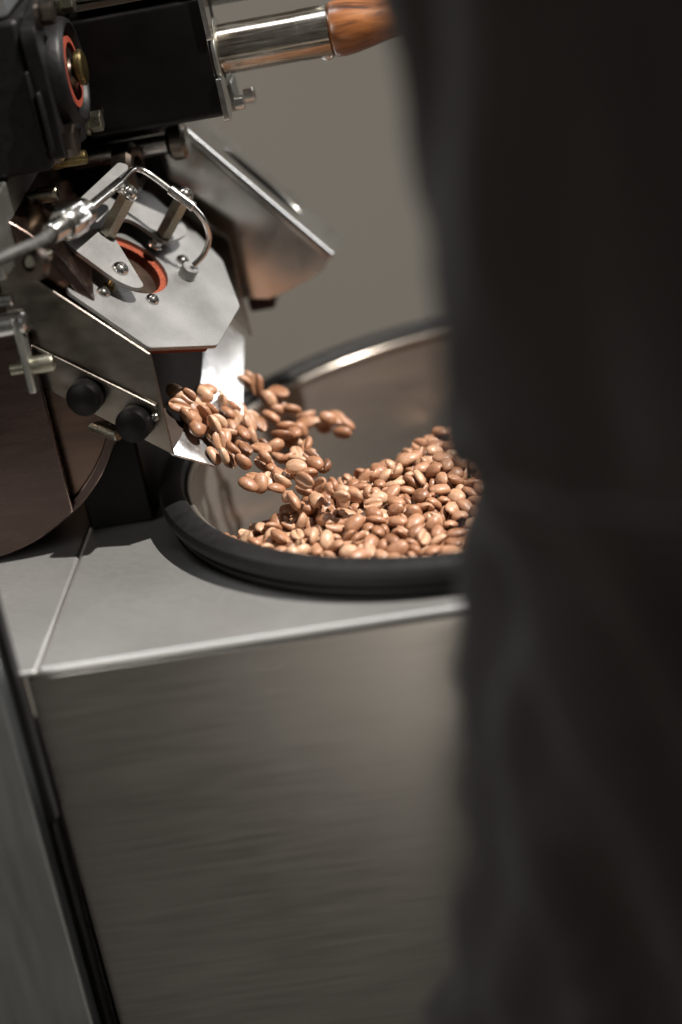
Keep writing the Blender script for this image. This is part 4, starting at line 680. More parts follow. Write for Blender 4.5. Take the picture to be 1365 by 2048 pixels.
(-4500,6067,-3691,11,-31,93,17,96), (-2717,4102,-2118,69,-58,-30,33,102), (-1722,4185,-1767,13,-42,39,81,102), (-1048,3682,-1246,11,-36,-22,90,94), (740,3304,-608,13,-69,68,18,91), (1763,3378,-414,80,53,-20,-20,109),
(2496,3235,-764,81,38,-13,42,90), (3344,3326,-830,4,21,10,97,111), (4386,3439,-506,9,53,-40,-74,98), (5315,3352,-862,81,32,4,48,91), (5978,3443,-706,38,65,52,40,106), (7264,3068,-854,4,-2,100,-6,93),
(8019,3242,-636,52,30,-45,67,99), (-5890,8405,-5039,14,-63,76,8,108), (-5244,6930,-4533,22,21,-32,-90,111), (-982,4718,-1640,47,18,-12,-85,109), (-138,4624,-1444,89,2,-18,-42,111), (178,4617,-775,22,-28,-93,11,109),
(1579,4655,-719,75,-31,-20,55,108), (2370,4467,-602,26,-25,-89,-27,93), (3329,4269,-779,56,11,-8,-82,109), (4368,4215,-707,23,-14,6,96,110), (5006,4383,-668,7,40,20,89,94), (6261,4419,-641,19,50,-82,21,96),
(7027,4087,-581,18,78,55,23,95), (7810,3530,-667,62,-72,-26,-14,97), (-4812,8813,-4841,72,32,46,40,103), (-1781,6060,-2500,93,28,-23,-9,96), (-734,5539,-1803,36,-55,63,-41,98), (110,5802,-1506,41,-10,-89,15,90),
(676,5994,-1413,27,-75,-50,-34,102), (2645,5369,-718,92,-10,-1,39,111), (3700,5180,-617,97,21,-5,14,112), (4469,5139,-556,14,81,48,31,96), (5114,5483,-545,1,-47,-79,40,96), (6410,5184,-519,65,-10,-52,55,105),
(6995,5155,-340,13,89,24,37,111), (8025,5254,-587,11,-46,66,58,108), (-1652,6526,-2757,23,-23,8,94,104), (-244,6003,-2107,48,-23,4,84,100), (96,6507,-1722,83,51,-23,-6,100), (766,6717,-1694,89,1,-31,-33,112),
(1963,6994,-1247,82,0,32,48,91), (3623,6407,-701,96,20,-14,-10,110), (4470,6619,-501,58,37,6,-72,108), (5349,6170,-375,50,67,-54,8,108), (6100,6349,-507,18,17,-70,67,106), (7076,5931,-647,50,2,12,86,94),
(8100,6475,-643,14,-13,-22,96,95), (-1847,7387,-3201,47,-31,12,82,94), (-565,9878,-3843,80,-14,-14,-57,99), (782,7975,-2216,94,-22,-16,-22,110), (1455,7652,-1652,21,-14,-40,88,108), (2892,7379,-1125,37,-20,9,90,109),
(3265,7829,-944,66,-59,-26,-38,109), (6297,6864,-504,24,50,-16,82,108), (6825,7150,-429,33,56,17,74,106), (8024,7247,-672,54,-23,28,-76,92), (-3566,11519,-5684,17,-6,6,-98,111), (1446,8590,-2277,64,-4,-35,-68,104),
(2358,8661,-1854,88,-29,-21,32,90), (3003,8521,-1531,51,1,26,82,100), (3560,8817,-1228,32,-52,-77,16,107), (5439,8243,-321,29,-60,-73,-14,101), (6209,8163,-579,100,4,4,3,92), (7135,8032,-332,7,-25,-96,11,110),
(7877,7844,-358,78,-19,48,34,101), (-16,10314,-3789,72,-15,-28,-62,98), (1995,9944,-2425,33,-77,53,14,90), (4186,9962,-1705,23,-32,13,91,101), (5102,9261,-972,3,-98,-17,-11,98), (5593,10562,-1009,32,38,-81,-31,102),
(6847,8791,-539,80,36,13,46,104), (8010,8542,-476,1,11,-94,-33,103), (2128,10616,-2933,79,8,-25,-55,97), (3205,9917,-1991,77,8,-28,-56,99), (3313,10798,-2472,93,-21,4,30,109), (5132,10029,-1385,62,-32,6,71,109),
(5214,11302,-1783,27,-6,49,-82,93), (6896,9464,-375,84,-22,25,42,101), (7936,9816,-399,26,-26,-81,45,96), (3999,11671,-2401,30,0,-35,-89,108), (4761,11591,-1884,53,80,21,21,106), (2839,14758,-4208,11,-23,-32,91,102),
(7180,12786,-1668,96,-24,-10,15,106), (8125,10602,-400,56,-1,29,-77,94), (-2415,-14676,-2688,72,-19,-26,61,93), (-954,-14829,-2379,25,-7,-6,96,91), (-755,-14620,-2768,14,32,15,-93,99), (-41,-14960,-2879,96,27,-5,-4,104),
(1311,-14681,-3144,22,-28,20,91,98), (1952,-14834,-3201,13,6,3,-99,91), (-5313,-13895,-2386,88,30,-14,33,103), (-4457,-14132,-2401,6,-65,-74,18,96), (-3118,-13716,-2009,35,-43,-75,36,105), (-2421,-13908,-2390,19,-21,-95,-9,92),
(-1921,-13675,-2425,80,15,56,15,102), (-521,-13924,-2510,83,-37,21,36,100), (471,-13985,-2693,92,-4,38,12,98), (1554,-13688,-3045,14,14,11,98,107), (2646,-14227,-2986,75,-22,-26,57,111), (3137,-14174,-2834,49,-28,79,-25,112),
(3772,-13885,-3311,78,-56,-20,-18,94), (5358,-13918,-3529,2,16,31,-94,107), (5963,-13663,-3692,19,14,-20,95,99), (-7109,-13188,-1844,12,-32,-34,88,102), (-6516,-12970,-1985,97,-14,-7,17,101), (-4997,-13172,-1896,93,6,-31,18,109),
(-3983,-12825,-1976,22,-41,-15,87,96), (-3463,-12741,-2126,70,4,14,70,109), (-2758,-12582,-2132,84,17,-8,-51,95), (-1671,-12767,-1899,14,-94,-17,-27,98), (-908,-12842,-2199,50,-17,5,-85,106), (319,-12821,-2781,95,0,-26,-16,98),
(1484,-12878,-2941,12,-59,78,18,95), (2183,-12766,-2670,17,52,80,-24,98), (3223,-12922,-2952,21,3,38,90,94), (3925,-13079,-3121,32,48,-33,-75,92), (4914,-12663,-3139,68,38,53,33,91), (5852,-12310,-2947,12,-16,68,-70,109),
(6855,-12948,-3568,10,54,-82,17,94), (7597,-12816,-3439,36,-45,-41,70,91), (-8609,-12042,-1693,89,-4,17,-42,108), (-7238,-11953,-1660,48,-38,32,-73,98), (-6329,-11638,-1527,5,41,30,86,107), (-5151,-11869,-1871,35,54,36,-68,101),
(-4500,-11858,-2019,15,46,-59,-65,92), (-3457,-11925,-1927,32,58,-52,54,106), (-2542,-11863,-1840,7,12,1,-99,112), (-1588,-11904,-1976,32,8,-50,80,108), (-828,-11954,-2097,75,52,35,21,105), (432,-11860,-2682,19,19,-10,-96,97),
(1158,-11726,-2427,17,51,-43,73,112), (2080,-12113,-2634,44,-37,19,-80,94), (2986,-11716,-2236,15,40,86,29,99), (3807,-11917,-2955,32,32,-18,-87,112), (4805,-11701,-2750,30,52,-63,-48,106), (5727,-11823,-2911,25,9,-76,60,100),
(6805,-11890,-3043,22,49,-65,54,103), (8126,-11741,-3381,19,-35,-19,90,91), (9082,-11579,-3611,95,15,-10,25,103), (-10107,-10915,-1211,12,-59,44,-67,108), (-9616,-11369,-1413,42,-1,-74,-53,101), (-8297,-11236,-1499,89,20,25,33,111),
(-7082,-10984,-1516,9,-33,24,91,98), (-4521,-10824,-1924,72,62,12,-27,99), (-2499,-10973,-2090,88,-15,31,-32,104), (-519,-10802,-2328,12,-76,23,-60,103), (404,-10976,-2171,35,51,-24,75,106), (1329,-11127,-2317,70,-9,65,30,110),
(2049,-10747,-2575,87,20,31,-34,93), (2935,-10899,-2454,36,-62,43,55,104), (3968,-10830,-2518,80,51,11,28,105), (4833,-10838,-2819,10,-49,-87,-4,91), (5929,-11101,-2991,71,7,60,-37,110), (6613,-11272,-3053,16,-82,52,-21,101),
(7690,-10592,-3072,47,-8,-29,83,103), (9069,-10677,-3512,9,-28,93,20,93), (-10878,-9998,-948,11,55,-34,75,102), (-9889,-10091,-1209,54,1,-50,-67,95), (-8092,-10071,-1419,59,28,-18,-73,95), (-646,-10194,-2256,41,-36,6,84,109),
(347,-9737,-2420,75,34,36,-44,106), (982,-10175,-2277,63,-8,70,34,106), (2043,-9922,-2553,9,86,28,-42,97), (2970,-10013,-2724,12,-35,-30,-88,91), (3976,-10112,-2732,47,-35,-16,79,98), (4743,-9949,-2771,29,72,30,56,98),
(5937,-10234,-2986,50,-31,-40,71,112), (6820,-10090,-2690,74,-49,36,-28,105), (7514,-9793,-2984,39,31,-82,29,99), (9169,-9957,-3426,94,29,-9,16,91), (-5360,-9042,-1578,52,43,50,54,92), (-2530,-9009,-2253,76,25,-22,56,99),
(-61,-8875,-2090,91,16,12,36,110), (599,-8817,-2177,28,-72,52,-36,109), (1176,-8994,-2600,97,17,-14,-6,103), (2042,-9041,-2553,81,10,2,-58,107), (2837,-8881,-2379,24,12,-90,-35,102), (3975,-8870,-2905,27,-36,-21,-87,91),
(4751,-8813,-2355,50,-55,65,15,92), (5820,-8497,-2572,51,-9,85,-6,105), (7153,-9070,-2883,74,18,52,-37,101), (7913,-8847,-2853,68,19,-49,51,90), (9227,-9011,-3067,23,-97,-8,9,106), (-9888,-8098,-1046,91,41,3,-7,103),
(-8378,-8637,-1153,93,-5,2,37,92), (-2767,-8318,-1958,14,18,-36,-91,96), (-611,-8075,-2276,9,43,-86,-26,94), (296,-7914,-2348,34,-34,-57,66,93), (1191,-8241,-2515,5,-49,64,59,102), (1980,-7886,-2658,89,15,-39,19,96),
(2809,-8142,-2380,94,28,-8,15,99), (3984,-8593,-2246,8,-18,-48,-86,93), (4976,-8224,-2530,13,-52,-29,80,97), (5575,-8371,-2416,86,7,-50,-11,112), (6797,-8006,-2596,75,59,-28,9,96), (7685,-7907,-2749,45,-38,29,75,101),
(8825,-8610,-2990,82,-53,-13,17,95), (-13042,-7019,-1187,27,12,-1,-96,108), (-573,-7257,-2240,93,0,24,29,90), (190,-7192,-2117,50,36,77,-16,104), (938,-7193,-2370,52,45,-56,47,107), (1955,-7244,-2570,53,-65,10,-54,96),
(2822,-7357,-2313,34,26,10,-90,100), (3721,-7400,-2372,41,10,0,90,91), (4487,-7455,-2416,32,-52,-74,-27,107), (5730,-7556,-2221,7,71,-57,41,112), (6610,-7316,-2471,87,-10,4,49,109), (7701,-7150,-2620,28,10,95,-4,108),
(9510,-7196,-2924,22,-10,93,-27,107), (-13240,-5347,-1993,82,-39,-35,-25,98), (-12348,-5493,-1673,95,-26,13,-11,90), (-1343,-6709,-2139,92,-26,14,24,100), (-669,-6502,-2167,77,-19,59,-11,98), (327,-6146,-2205,57,55,22,-57,102),
(1157,-6293,-2307,96,-3,9,-26,109), (2121,-6397,-2615,4,-25,-23,94,109), (3172,-6430,-2448,8,33,-4,94,97), (3889,-6283,-2250,55,68,-1,48,105), (4703,-6680,-2050,34,24,91,-7,112), (5688,-6417,-2552,84,-11,-21,49,92),
(6526,-6425,-2388,6,-73,58,-35,102), (7566,-6724,-2205,66,-73,0,-19,108), (9047,-6126,-2984,38,1,7,-92,104), (-14501,-4368,-3116,68,-23,67,19,107), (-13095,-4627,-2588,81,-7,-57,-5,100), (-12040,-4799,-1960,3,-38,-92,-10,101),
(-11150,-4747,-1759,32,31,68,58,93), (-12294,-3219,-2862,10,79,-35,49,109), (-30,-5280,-1648,3,16,-86,48,97), (1963,-5660,-1883,25,-25,22,91,111), (2306,-5779,-2035,38,3,88,-29,101), (3081,-5495,-2157,34,29,-62,65,106),
(4110,-5679,-2214,11,10,-41,-90,111), (4879,-5559,-2244,17,-49,-15,-84,97), (5789,-5284,-2282,75,40,52,9,106), (6457,-6021,-2133,46,-7,6,88,108), (7776,-5791,-2201,1,-94,25,22,105), (9088,-5071,-2700,18,10,-3,-98,98),
(-13667,-2305,-3792,93,15,22,26,100), (-13106,-2392,-3549,92,-24,27,17,93), (-12315,-3987,-2758,94,-24,-15,-16,96), (-10857,-3525,-2122,38,37,29,-80,92), (-9819,-4192,-1488,74,-41,-29,-44,99), (-6315,-4582,-874,96,-28,5,-5,110),
(345,-4836,-1838,87,-48,-10,5,105), (1298,-4370,-1841,75,15,-39,51,95), (1964,-4807,-1836,45,-82,16,32,102), (2874,-4657,-2017,74,61,11,-27,101), (3986,-4616,-1778,39,0,-61,-69,101), (5137,-4811,-1713,13,37,90,-17,105),
(5670,-4442,-2183,39,-6,24,-89,106), (6629,-4182,-1592,23,-62,49,-56,108), (7536,-4704,-2463,19,-2,-33,-92,104), (8509,-4207,-2315,42,-63,-65,10,103), (-13469,-1350,-4259,99,5,-8,12,106), (-14711,-2369,-4233,36,-17,1,-92,99),
(-10924,-2849,-2294,14,-50,70,-48,102), (-9683,-2448,-2045,28,63,34,-64,95), (-4289,-3643,-1119,4,-89,25,38,103), (-901,-3907,-1596,93,-4,35,6,108), (419,-4104,-1833,75,8,-48,-45,99), (1490,-3659,-1624,74,66,-3,-16,110),
(2408,-3798,-1658,88,-1,-45,-18,98), (3136,-3472,-1913,25,40,15,87,91), (3843,-3687,-1940,62,63,41,23,95), (4995,-3552,-1757,42,-2,-55,72,96), (5683,-3498,-2050,87,21,21,39,94), (6839,-3620,-1975,62,-78,4,3,97),
(7781,-4281,-2062,63,18,14,74,108), (8990,-3368,-2158,54,77,16,29,105), (-11380,-1589,-3374,78,-36,-36,-36,101), (-10617,-1497,-2954,55,-6,-4,83,102), (-9662,-2103,-2178,52,-4,66,54,102), (-7147,-2495,-1104,33,93,17,5,95),
(-5205,-2546,-1065,68,-10,13,-72,97), (-2281,-2529,-1037,40,69,35,-49,102), (-395,-2993,-1420,68,-66,-14,30,101), (361,-2852,-1444,57,-53,32,-55,102), (1278,-3044,-1542,78,-8,22,58,92), (2199,-2799,-1268,55,-7,-83,11,108),
(2712,-2750,-1560,86,7,45,-24,106), (4255,-2786,-1347,59,16,-74,-28,108), (4811,-2584,-1769,45,-50,-74,-9,105), (5656,-2737,-1714,46,41,26,74,96), (6900,-2644,-1841,24,2,-57,78,104), (8064,-2504,-1952,20,-6,-98,-2,96),
(9017,-2765,-2402,100,3,-6,7,95), (-9992,-941,-3019,77,0,-35,-53,91), (-9157,-1644,-2251,48,-13,-50,-70,90), (-7522,-991,-1841,58,-29,-19,73,98), (-6793,-762,-1466,24,-4,95,19,111), (-4317,-1524,-1008,99,12,2,4,99),
(214,-1654,-1393,82,5,57,-2,104), (1101,-1968,-1265,79,-18,58,1,111), (1975,-1719,-1219,27,-85,43,-15,108), (2694,-1661,-1389,82,19,54,5,108), (3929,-1946,-1259,64,-39,18,-64,110), (4910,-1757,-1462,31,-20,88,-30,102),
(5851,-1624,-1592,97,-20,-10,-8,103), (6664,-1877,-1687,8,-74,29,-60,91), (7951,-2090,-1494,86,-4,48,-18,92), (9590,-2127,-2329,90,38,-5,-19,109), (-11272,2430,-4926,17,-26,95,-3,108), (-7927,-488,-2410,90,-39,-1,20,92),
(-6552,402,-1960,73,-63,18,21,109), (-710,-720,-993,32,-51,39,-69,95), (272,-923,-870,45,45,0,-77,104), (1165,-937,-931,40,14,6,90,110), (1886,-888,-1287,9,-46,10,-88,94), (3010,-968,-1402,0,-9,-72,-68,97),
(3804,-1112,-1217,67,32,-59,30,96), (4791,-1109,-1296,22,17,39,-88,109), (5673,-828,-1456,41,-68,-45,40,106), (6662,-1039,-1519,33,-4,94,13,95), (7624,-956,-1416,93,-12,9,35,102), (8954,-548,-1753,23,-71,62,24,100),
(-10500,3034,-5046,90,-22,-18,33,109), (-7880,1058,-3067,88,-41,-24,4,91), (-5608,555,-1916,99,-7,-7,-6,100), (-4973,871,-1823,38,-26,-24,-86,103), (-660,162,-736,40,-36,-34,-77,100), (163,40,-601,99,4,11,10,106),
(1167,-25,-690,74,60,22,21,96), (1822,-123,-658,49,-63,25,-55,96), (3142,37,-604,19,72,-56,-38,112), (4000,-235,-758,14,-66,33,-66,91), (5066,-220,-978,99,5,-12,-2,102), (6564,-506,-936,49,26,19,81,97),
(7255,1046,-395,20,-33,91,15,106), (7214,-252,-1313,85,51,5,11,98), (9068,165,-881,6,96,-4,26,102), (-9034,6041,-5477,53,-67,34,39,103), (-7165,3118,-3602,36,-28,13,88,109), (-5411,2123,-2385,31,-38,79,37,102),
(-3679,1481,-1328,94,-26,-5,-20,111), (71,778,-876,23,-13,25,93,100), (1120,1066,-470,91,35,13,-17,102), (2300,1135,-931,12,42,-64,-63,92), (2743,1033,-648,13,18,-65,73,108), (3634,420,-282,91,-15,29,26,110),
(4817,1080,-462,2,-28,-8,96,106), (5502,1193,-956,57,40,-2,72,97), (6598,1432,-318,44,-7,4,89,101), (7705,1519,-504,2,90,6,44,102), (9090,912,-858,2,-36,-5,-93,106), (-6432,3094,-3227,16,1,38,91,95),
(-5668,3501,-3023,45,-81,-34,-17,108), (-5116,3266,-2529,16,14,58,78,107), (-5576,5692,-4010,28,89,35,8,100), (-2322,2658,-1319,46,27,-30,-79,109), (30,1958,-684,95,-8,30,5,108), (1085,1762,-641,79,20,-46,-36,93),
(2147,2101,-536,98,-10,-12,-7,104), (2835,1948,-777,93,4,19,30,97), (3681,1917,-611,36,13,-88,28,92), (4503,2012,-705,69,69,21,-3,110), (5704,2180,-625,38,47,25,-76,92), (6552,2490,-698,84,42,32,6,93),
(8108,2071,-669,26,28,-45,81,94), (9269,2632,-963,41,-4,31,-86,97), (-6499,4730,-3968,77,-44,-11,-46,97), (-5268,4213,-3241,55,-27,0,79,111), (-9938,8432,-6936,25,13,-29,92,103), (115,3073,-697,96,17,-22,7,92),
(1280,3010,-436,18,64,-11,-74,100), (2211,2666,-440,90,-40,-7,12,101), (2884,2646,-359,35,-36,66,-55,107), (3714,2851,-243,75,-6,34,56,112), (4768,2504,-199,18,-76,-60,18,101), (5638,2778,-465,41,-55,8,72,108),
(6626,3071,-593,20,-95,-22,-9,94), (7240,2929,-362,27,-92,-9,27,96), (9470,3409,-887,98,18,-5,10,107), (-6514,8216,-5385,12,19,-92,34,95), (-9472,9049,-6894,53,-83,17,11,103), (-2371,4739,-2238,36,-9,41,83,90),
(-793,4067,-1202,31,-72,56,-28,93), (-143,3975,-801,43,76,-48,-5,109), (957,4189,-482,48,58,-12,64,96), (2001,3771,-724,92,-7,37,11,92), (2625,3963,-452,24,-59,46,-62,97), (3615,3690,-184,27,13,95,5,110),
(5005,3790,-262,4,70,-58,-42,108), (5556,4018,-583,74,-43,49,-15,93), (6632,3796,-436,76,30,-52,24,109), (7720,4173,-431,12,-75,-29,-58,100), (8880,4197,-652,50,47,52,51,98), (-5576,7674,-4947,9,19,-28,-94,107),
(-2312,5454,-2472,24,96,9,15,93), (-3082,6461,-3249,22,90,38,4,94), (-243,5275,-1327,76,-40,-8,-51,90), (614,4993,-949,30,-57,73,23,92), (1358,5303,-948,87,-37,-33,0,91), (2998,4644,-504,72,-13,-23,-64,92),
(3756,4780,-284,50,8,20,-84,99), (4586,4604,-156,20,-4,-51,-84,97), (5705,4925,-529,3,78,21,59,90), (6610,4724,-263,73,31,19,-58,98), (7397,4822,-478,53,3,67,-52,91), (9468,4618,-583,13,77,-46,-42,111),
(-3026,7174,-3544,28,-18,3,94,91), (-1045,6784,-2387,34,72,48,-37,98), (-2588,7833,-3705,95,-31,-5,-3,100), (-49,6920,-1746,52,-26,65,50,107), (1893,6160,-905,79,-3,-4,-62,108), (3425,5792,-421,34,-22,81,43,107),
(4204,5764,-293,40,45,-79,-12,99), (4690,5953,-216,36,10,-91,19,100), (5905,5691,-518,93,-23,-30,3,95), (6585,5795,-475,61,39,8,-68,92), (7419,5836,-157,11,11,-48,86,93), (9409,6122,-741,47,11,9,87,98),
(-817,7642,-2813,74,-11,-17,64,100), (-566,6867,-2301,80,-34,32,40,95), (-26,7430,-2389,18,-21,11,95,100), (794,7507,-1845,77,10,-47,42,93), (2257,7670,-1303,76,-56,-18,26,91), (3562,6935,-601,27,-23,49,80,91),
(5057,7047,-589,97,-15,-7,15,104), (5586,6755,-251,52,68,-12,50,105), (6695,6627,-253,37,36,-38,77,94), (7537,6688,-415,98,-4,-13,10,102), (8658,6257,-459,90,21,27,27,98), (-3914,9417,-5095,91,-17,-12,36,103),
(-1613,11178,-4794,49,4,-10,-86,90), (1661,8118,-1869,68,5,12,-72,102), (1056,9473,-2554,18,35,-90,-19,96), (2294,8411,-1462,68,21,17,-69,102), (4276,7978,-691,72,-31,-24,58,103), (5924,7968,-117,60,-4,-35,72,109),
(6564,7625,-229,50,-53,-50,47,96), (7512,7434,-313,38,19,74,-52,93), (8443,7153,-462,94,20,28,7,103), (-2354,13915,-6231,96,-20,-20,-9,110), (-2683,11780,-5293,80,40,-24,38,96), (1551,10268,-2759,70,21,11,-67,98),
(-3110,10490,-4688,44,-20,-78,40,106), (3939,9490,-1403,92,-4,-37,7,101), (5061,8856,-569,70,-68,8,-22,102), (6469,8590,-165,91,4,-28,-30,108), (7378,8309,-129,81,-32,-11,-48,102), (8960,7945,-522,96,17,-24,-2,102),
(1474,10754,-3163,87,-8,-44,-20,105), (3440,10294,-1711,59,-50,-12,-62,110), (3825,11075,-2055,92,19,3,34,101), (2108,12191,-3187,90,-21,26,-28,104), (3657,13144,-2880,2,-1,-61,-80,111), (7709,9190,-304,93,6,-22,-28,98),
(8543,9330,-572,83,8,36,-42,93), (1064,12668,-4120,45,-9,13,88,110), (1564,12344,-3520,34,0,34,-87,109), (-823,14127,-5481,14,-98,-12,-8,98), (2406,12821,-3640,76,-1,-41,-50,102), (5958,13673,-2383,81,-44,-37,-13,108),
(7603,10672,-432,73,-27,-42,47,96), (8748,10155,-463,86,6,-13,-49,95), (-3878,-14334,-2260,32,-18,70,-62,108), (-2975,-14625,-2281,9,-4,30,-95,104), (-1751,-14218,-2223,69,46,55,9,101), (-1029,-14399,-2118,13,-21,21,95,94),
(-150,-14523,-2387,82,15,14,53,102), (889,-14892,-2889,76,56,-27,-19,100), (1101,-14333,-2901,76,-3,-38,-52,101), (2791,-14608,-2386,41,-36,59,-60,106), (4989,-13678,-3120,25,-18,40,86,106), (4756,-14236,-3098,57,-26,58,51,108),
(-5775,-13609,-1904,74,9,2,66,109), (-4609,-14107,-2095,61,1,8,79,98), (-4021,-13593,-2147,71,-37,-17,57,99), (-2713,-13508,-1825,81,-5,3,59,97), (-2248,-14119,-2024,67,30,-16,-66,107), (-1226,-13681,-2183,58,65,31,-38,98),
(142,-13366,-2614,93,22,-16,24,97), (1132,-14020,-2534,88,-20,5,43,91), (1759,-13400,-2418,35,-16,71,-59,90), (2575,-13558,-2520,55,10,-2,83,99), (3895,-13634,-2693,9,12,-98,-9,94), (4436,-13073,-2904,70,-4,16,-69,94),
(5771,-13692,-3115,54,8,31,78,96), (6340,-13454,-3073,90,-18,8,-40,93), (-6945,-12548,-1667,18,-3,64,-74,99), (-6420,-13357,-1671,75,42,3,51,93), (-6097,-12491,-1744,69,-61,13,38,94), (-4516,-12167,-1533,60,3,0,-80,102),
(-3836,-12407,-1460,16,-88,21,-40,95), (-2887,-12840,-1575,15,3,98,-10,98), (-1905,-13425,-1899,27,-10,32,90,106), (-874,-12566,-1750,98,2,10,-18,96), (-291,-12753,-2390,70,40,38,44,109), (333,-12508,-2288,91,4,27,31,102),
(1398,-12331,-2483,2,14,-26,95,92), (2654,-12854,-2447,77,-44,33,-32,94), (3457,-12554,-2553,70,-37,34,-51,108), (4225,-12303,-2651,0,-2,24,-97,95), (5168,-12428,-2459,21,-6,94,25,108), (7131,-13198,-3124,94,-24,-16,19,101),
(8424,-12286,-3178,7,-18,-54,82,99), (8629,-12222,-3487,35,-44,79,23,107), (-9397,-11652,-1393,38,40,-28,78,99), (-7683,-11305,-1180,8,13,-39,91,106), (-5765,-11712,-1669,22,-75,14,-61,92), (-4171,-11404,-1652,27,-62,22,-71,93),
(15,-11613,-2249,98,10,4,-19,100), (777,-11332,-2177,85,38,37,-4,101), (1665,-11953,-1957,13,-86,-22,44,110), (2210,-11438,-2266,66,-27,13,-69,111), (3814,-11762,-2181,49,-66,-52,23,110), (4561,-11230,-2489,23,20,-34,-89,104),
(5389,-11257,-2606,67,9,-16,-72,106), (6452,-11558,-2805,5,7,12,-99,95), (7359,-11385,-2865,60,10,-33,-72,107), (8831,-11010,-3137,91,-7,41,-3,98), (-10582,-10625,-982,52,16,-42,72,100), (-17,-10514,-2103,51,-50,70,4,98),
(606,-10321,-2016,78,-5,-58,-23,98), (1686,-9979,-1993,31,-13,8,-94,109), (2485,-10359,-2200,32,-1,34,88,103), (3636,-10496,-2133,26,-12,-28,-92,104), (4887,-10550,-2327,22,25,83,44,102), (5662,-10649,-2357,78,6,29,56,106),
(6401,-10554,-2638,66,22,16,70,112), (7266,-10743,-2534,43,85,-21,21,102), (8485,-10376,-2914,28,-25,-15,-92,90), (-11609,-8971,-770,24,93,-2,-26,106), (527,-9627,-1871,94,-21,16,-19,107), (1597,-9249,-2011,36,-80,47,6,107),
(2459,-9529,-2228,46,75,12,46,107), (3381,-9604,-2463,99,6,0,-15,101), (4324,-9890,-2146,10,74,-63,23,111), (5633,-9796,-2527,10,8,21,97,108), (5740,-9192,-2675,32,-64,29,63,92), (7732,-9360,-2876,10,17,-46,87,96),
(8549,-9166,-2776,26,15,-17,94,101), (1389,-8512,-1986,86,-32,-37,10,109), (1641,-8391,-2251,43,74,46,23,95), (2169,-8499,-2022,4,24,-32,92,102), (3314,-8910,-2248,0,28,-57,77,106), (4181,-9148,-2251,43,-20,20,86,100),
(5064,-9153,-2313,82,51,0,27,105), (6506,-8995,-2569,47,-12,17,-86,107), (7547,-8780,-2289,37,67,-35,-54,99), (8035,-8465,-2223,69,-3,0,72,110), (-12957,-7720,-872,76,-22,55,-25,107), (-79,-7679,-1931,70,-4,-50,51,96),
(772,-7845,-1884,4,-39,-91,-10,109), (1572,-7798,-2080,57,-33,-25,-70,98), (2277,-7690,-2091,53,0,2,85,98), (3492,-7641,-1890,67,42,-26,56,111), (4433,-7510,-2046,86,29,-6,42,97), (5168,-7540,-2180,83,4,-44,35,104),
(6589,-8242,-2265,93,30,-14,-15,99), (7460,-7290,-2411,63,-18,-37,66,96), (8508,-7923,-2665,43,24,5,87,107), (-14169,-5494,-2526,70,-45,50,-23,94), (-13445,-6501,-1694,30,-50,21,78,111), (-43,-6607,-1933,80,36,-9,48,111),
(797,-6891,-1998,11,4,44,89,103), (1591,-6814,-2046,25,28,12,92,102), (2427,-6769,-2213,94,22,18,17,97), (3483,-7020,-1983,61,-32,-35,-64,110), (4220,-6893,-2004,54,30,-54,-57,96), (5572,-7098,-2206,87,-3,-30,-40,100),
(6304,-6842,-2105,7,31,4,-95,111), (7159,-7937,-2154,24,12,33,91,109), (9069,-7205,-2844,70,-26,-15,65,99), (-14177,-4762,-2765,66,30,6,68,101), (-13587,-4094,-2851,74,22,-33,-55,98), (1169,-5701,-2116,55,-13,-58,-58,95),
(1788,-6152,-1895,67,68,9,-27,106), (2877,-6086,-1875,35,38,80,-29,94), (3642,-5949,-1876,89,-8,-36,28,111), (4472,-6130,-1913,94,10,23,24,90), (5411,-5827,-2039,9,-76,-13,62,90), (5673,-6015,-2001,72,46,49,18,93),
(7116,-6227,-1866,75,0,15,65,106), (9160,-5574,-2495,40,5,25,-88,92), (-14805,-3007,-3777,23,46,33,79,98), (-13628,-2887,-3432,35,-44,-81,-19,99), (-14171,-2454,-3831,16,55,-76,-33,109), (-13486,-3428,-3207,74,-32,49,33,105),
(-12477,-2032,-3288,0,20,-61,77,103), (1029,-5092,-1798,52,-55,6,66,99), (1399,-5580,-1578,76,-28,9,58,108), (2486,-5013,-1718,70,20,15,-67,107), (3176,-4921,-1683,82,0,35,-44,110), (4033,-5084,-1776,31,-8,43,-85,103),
(5939,-5514,-1720,48,12,13,86,109), (6777,-5297,-1974,9,7,-99,5,98), (8027,-5335,-2066,86,4,25,44,104), (8644,-4985,-2218,30,66,65,22,103), (-14854,-1833,-4598,51,21,-58,-60,96), (-15059,1723,-5835,47,49,50,54,100),
(-12203,-462,-4189,4,4,-1,-100,108), (-11628,-2881,-2674,87,18,-24,-39,108), (81,-3802,-1378,42,-2,49,-76,90), (1320,-5038,-1304,95,-24,7,-21,110), (1880,-4102,-1291,98,17,-3,0,101), (2982,-3862,-1136,96,8,-4,-27,95),
(3242,-3851,-1587,46,-6,18,-86,108), (4457,-4426,-1542,94,-24,22,-7,101), (5526,-4030,-1604,2,83,52,21,90), (6151,-3963,-1957,51,-23,-37,-74,94), (7357,-4632,-1848,36,-16,-35,85,110), (8997,-4059,-2415,59,59,21,51,96),
(-14621,2915,-6652,73,-1,-24,-64,109), (-11377,-1839,-2754,85,5,-26,-45,104), (-10369,266,-3494,49,-7,31,81,103), (157,-3171,-1307,51,-9,-75,41,90), (800,-3599,-1484,86,20,-38,-26,98), (1889,-3455,-1241,6,-57,-27,-78,96),
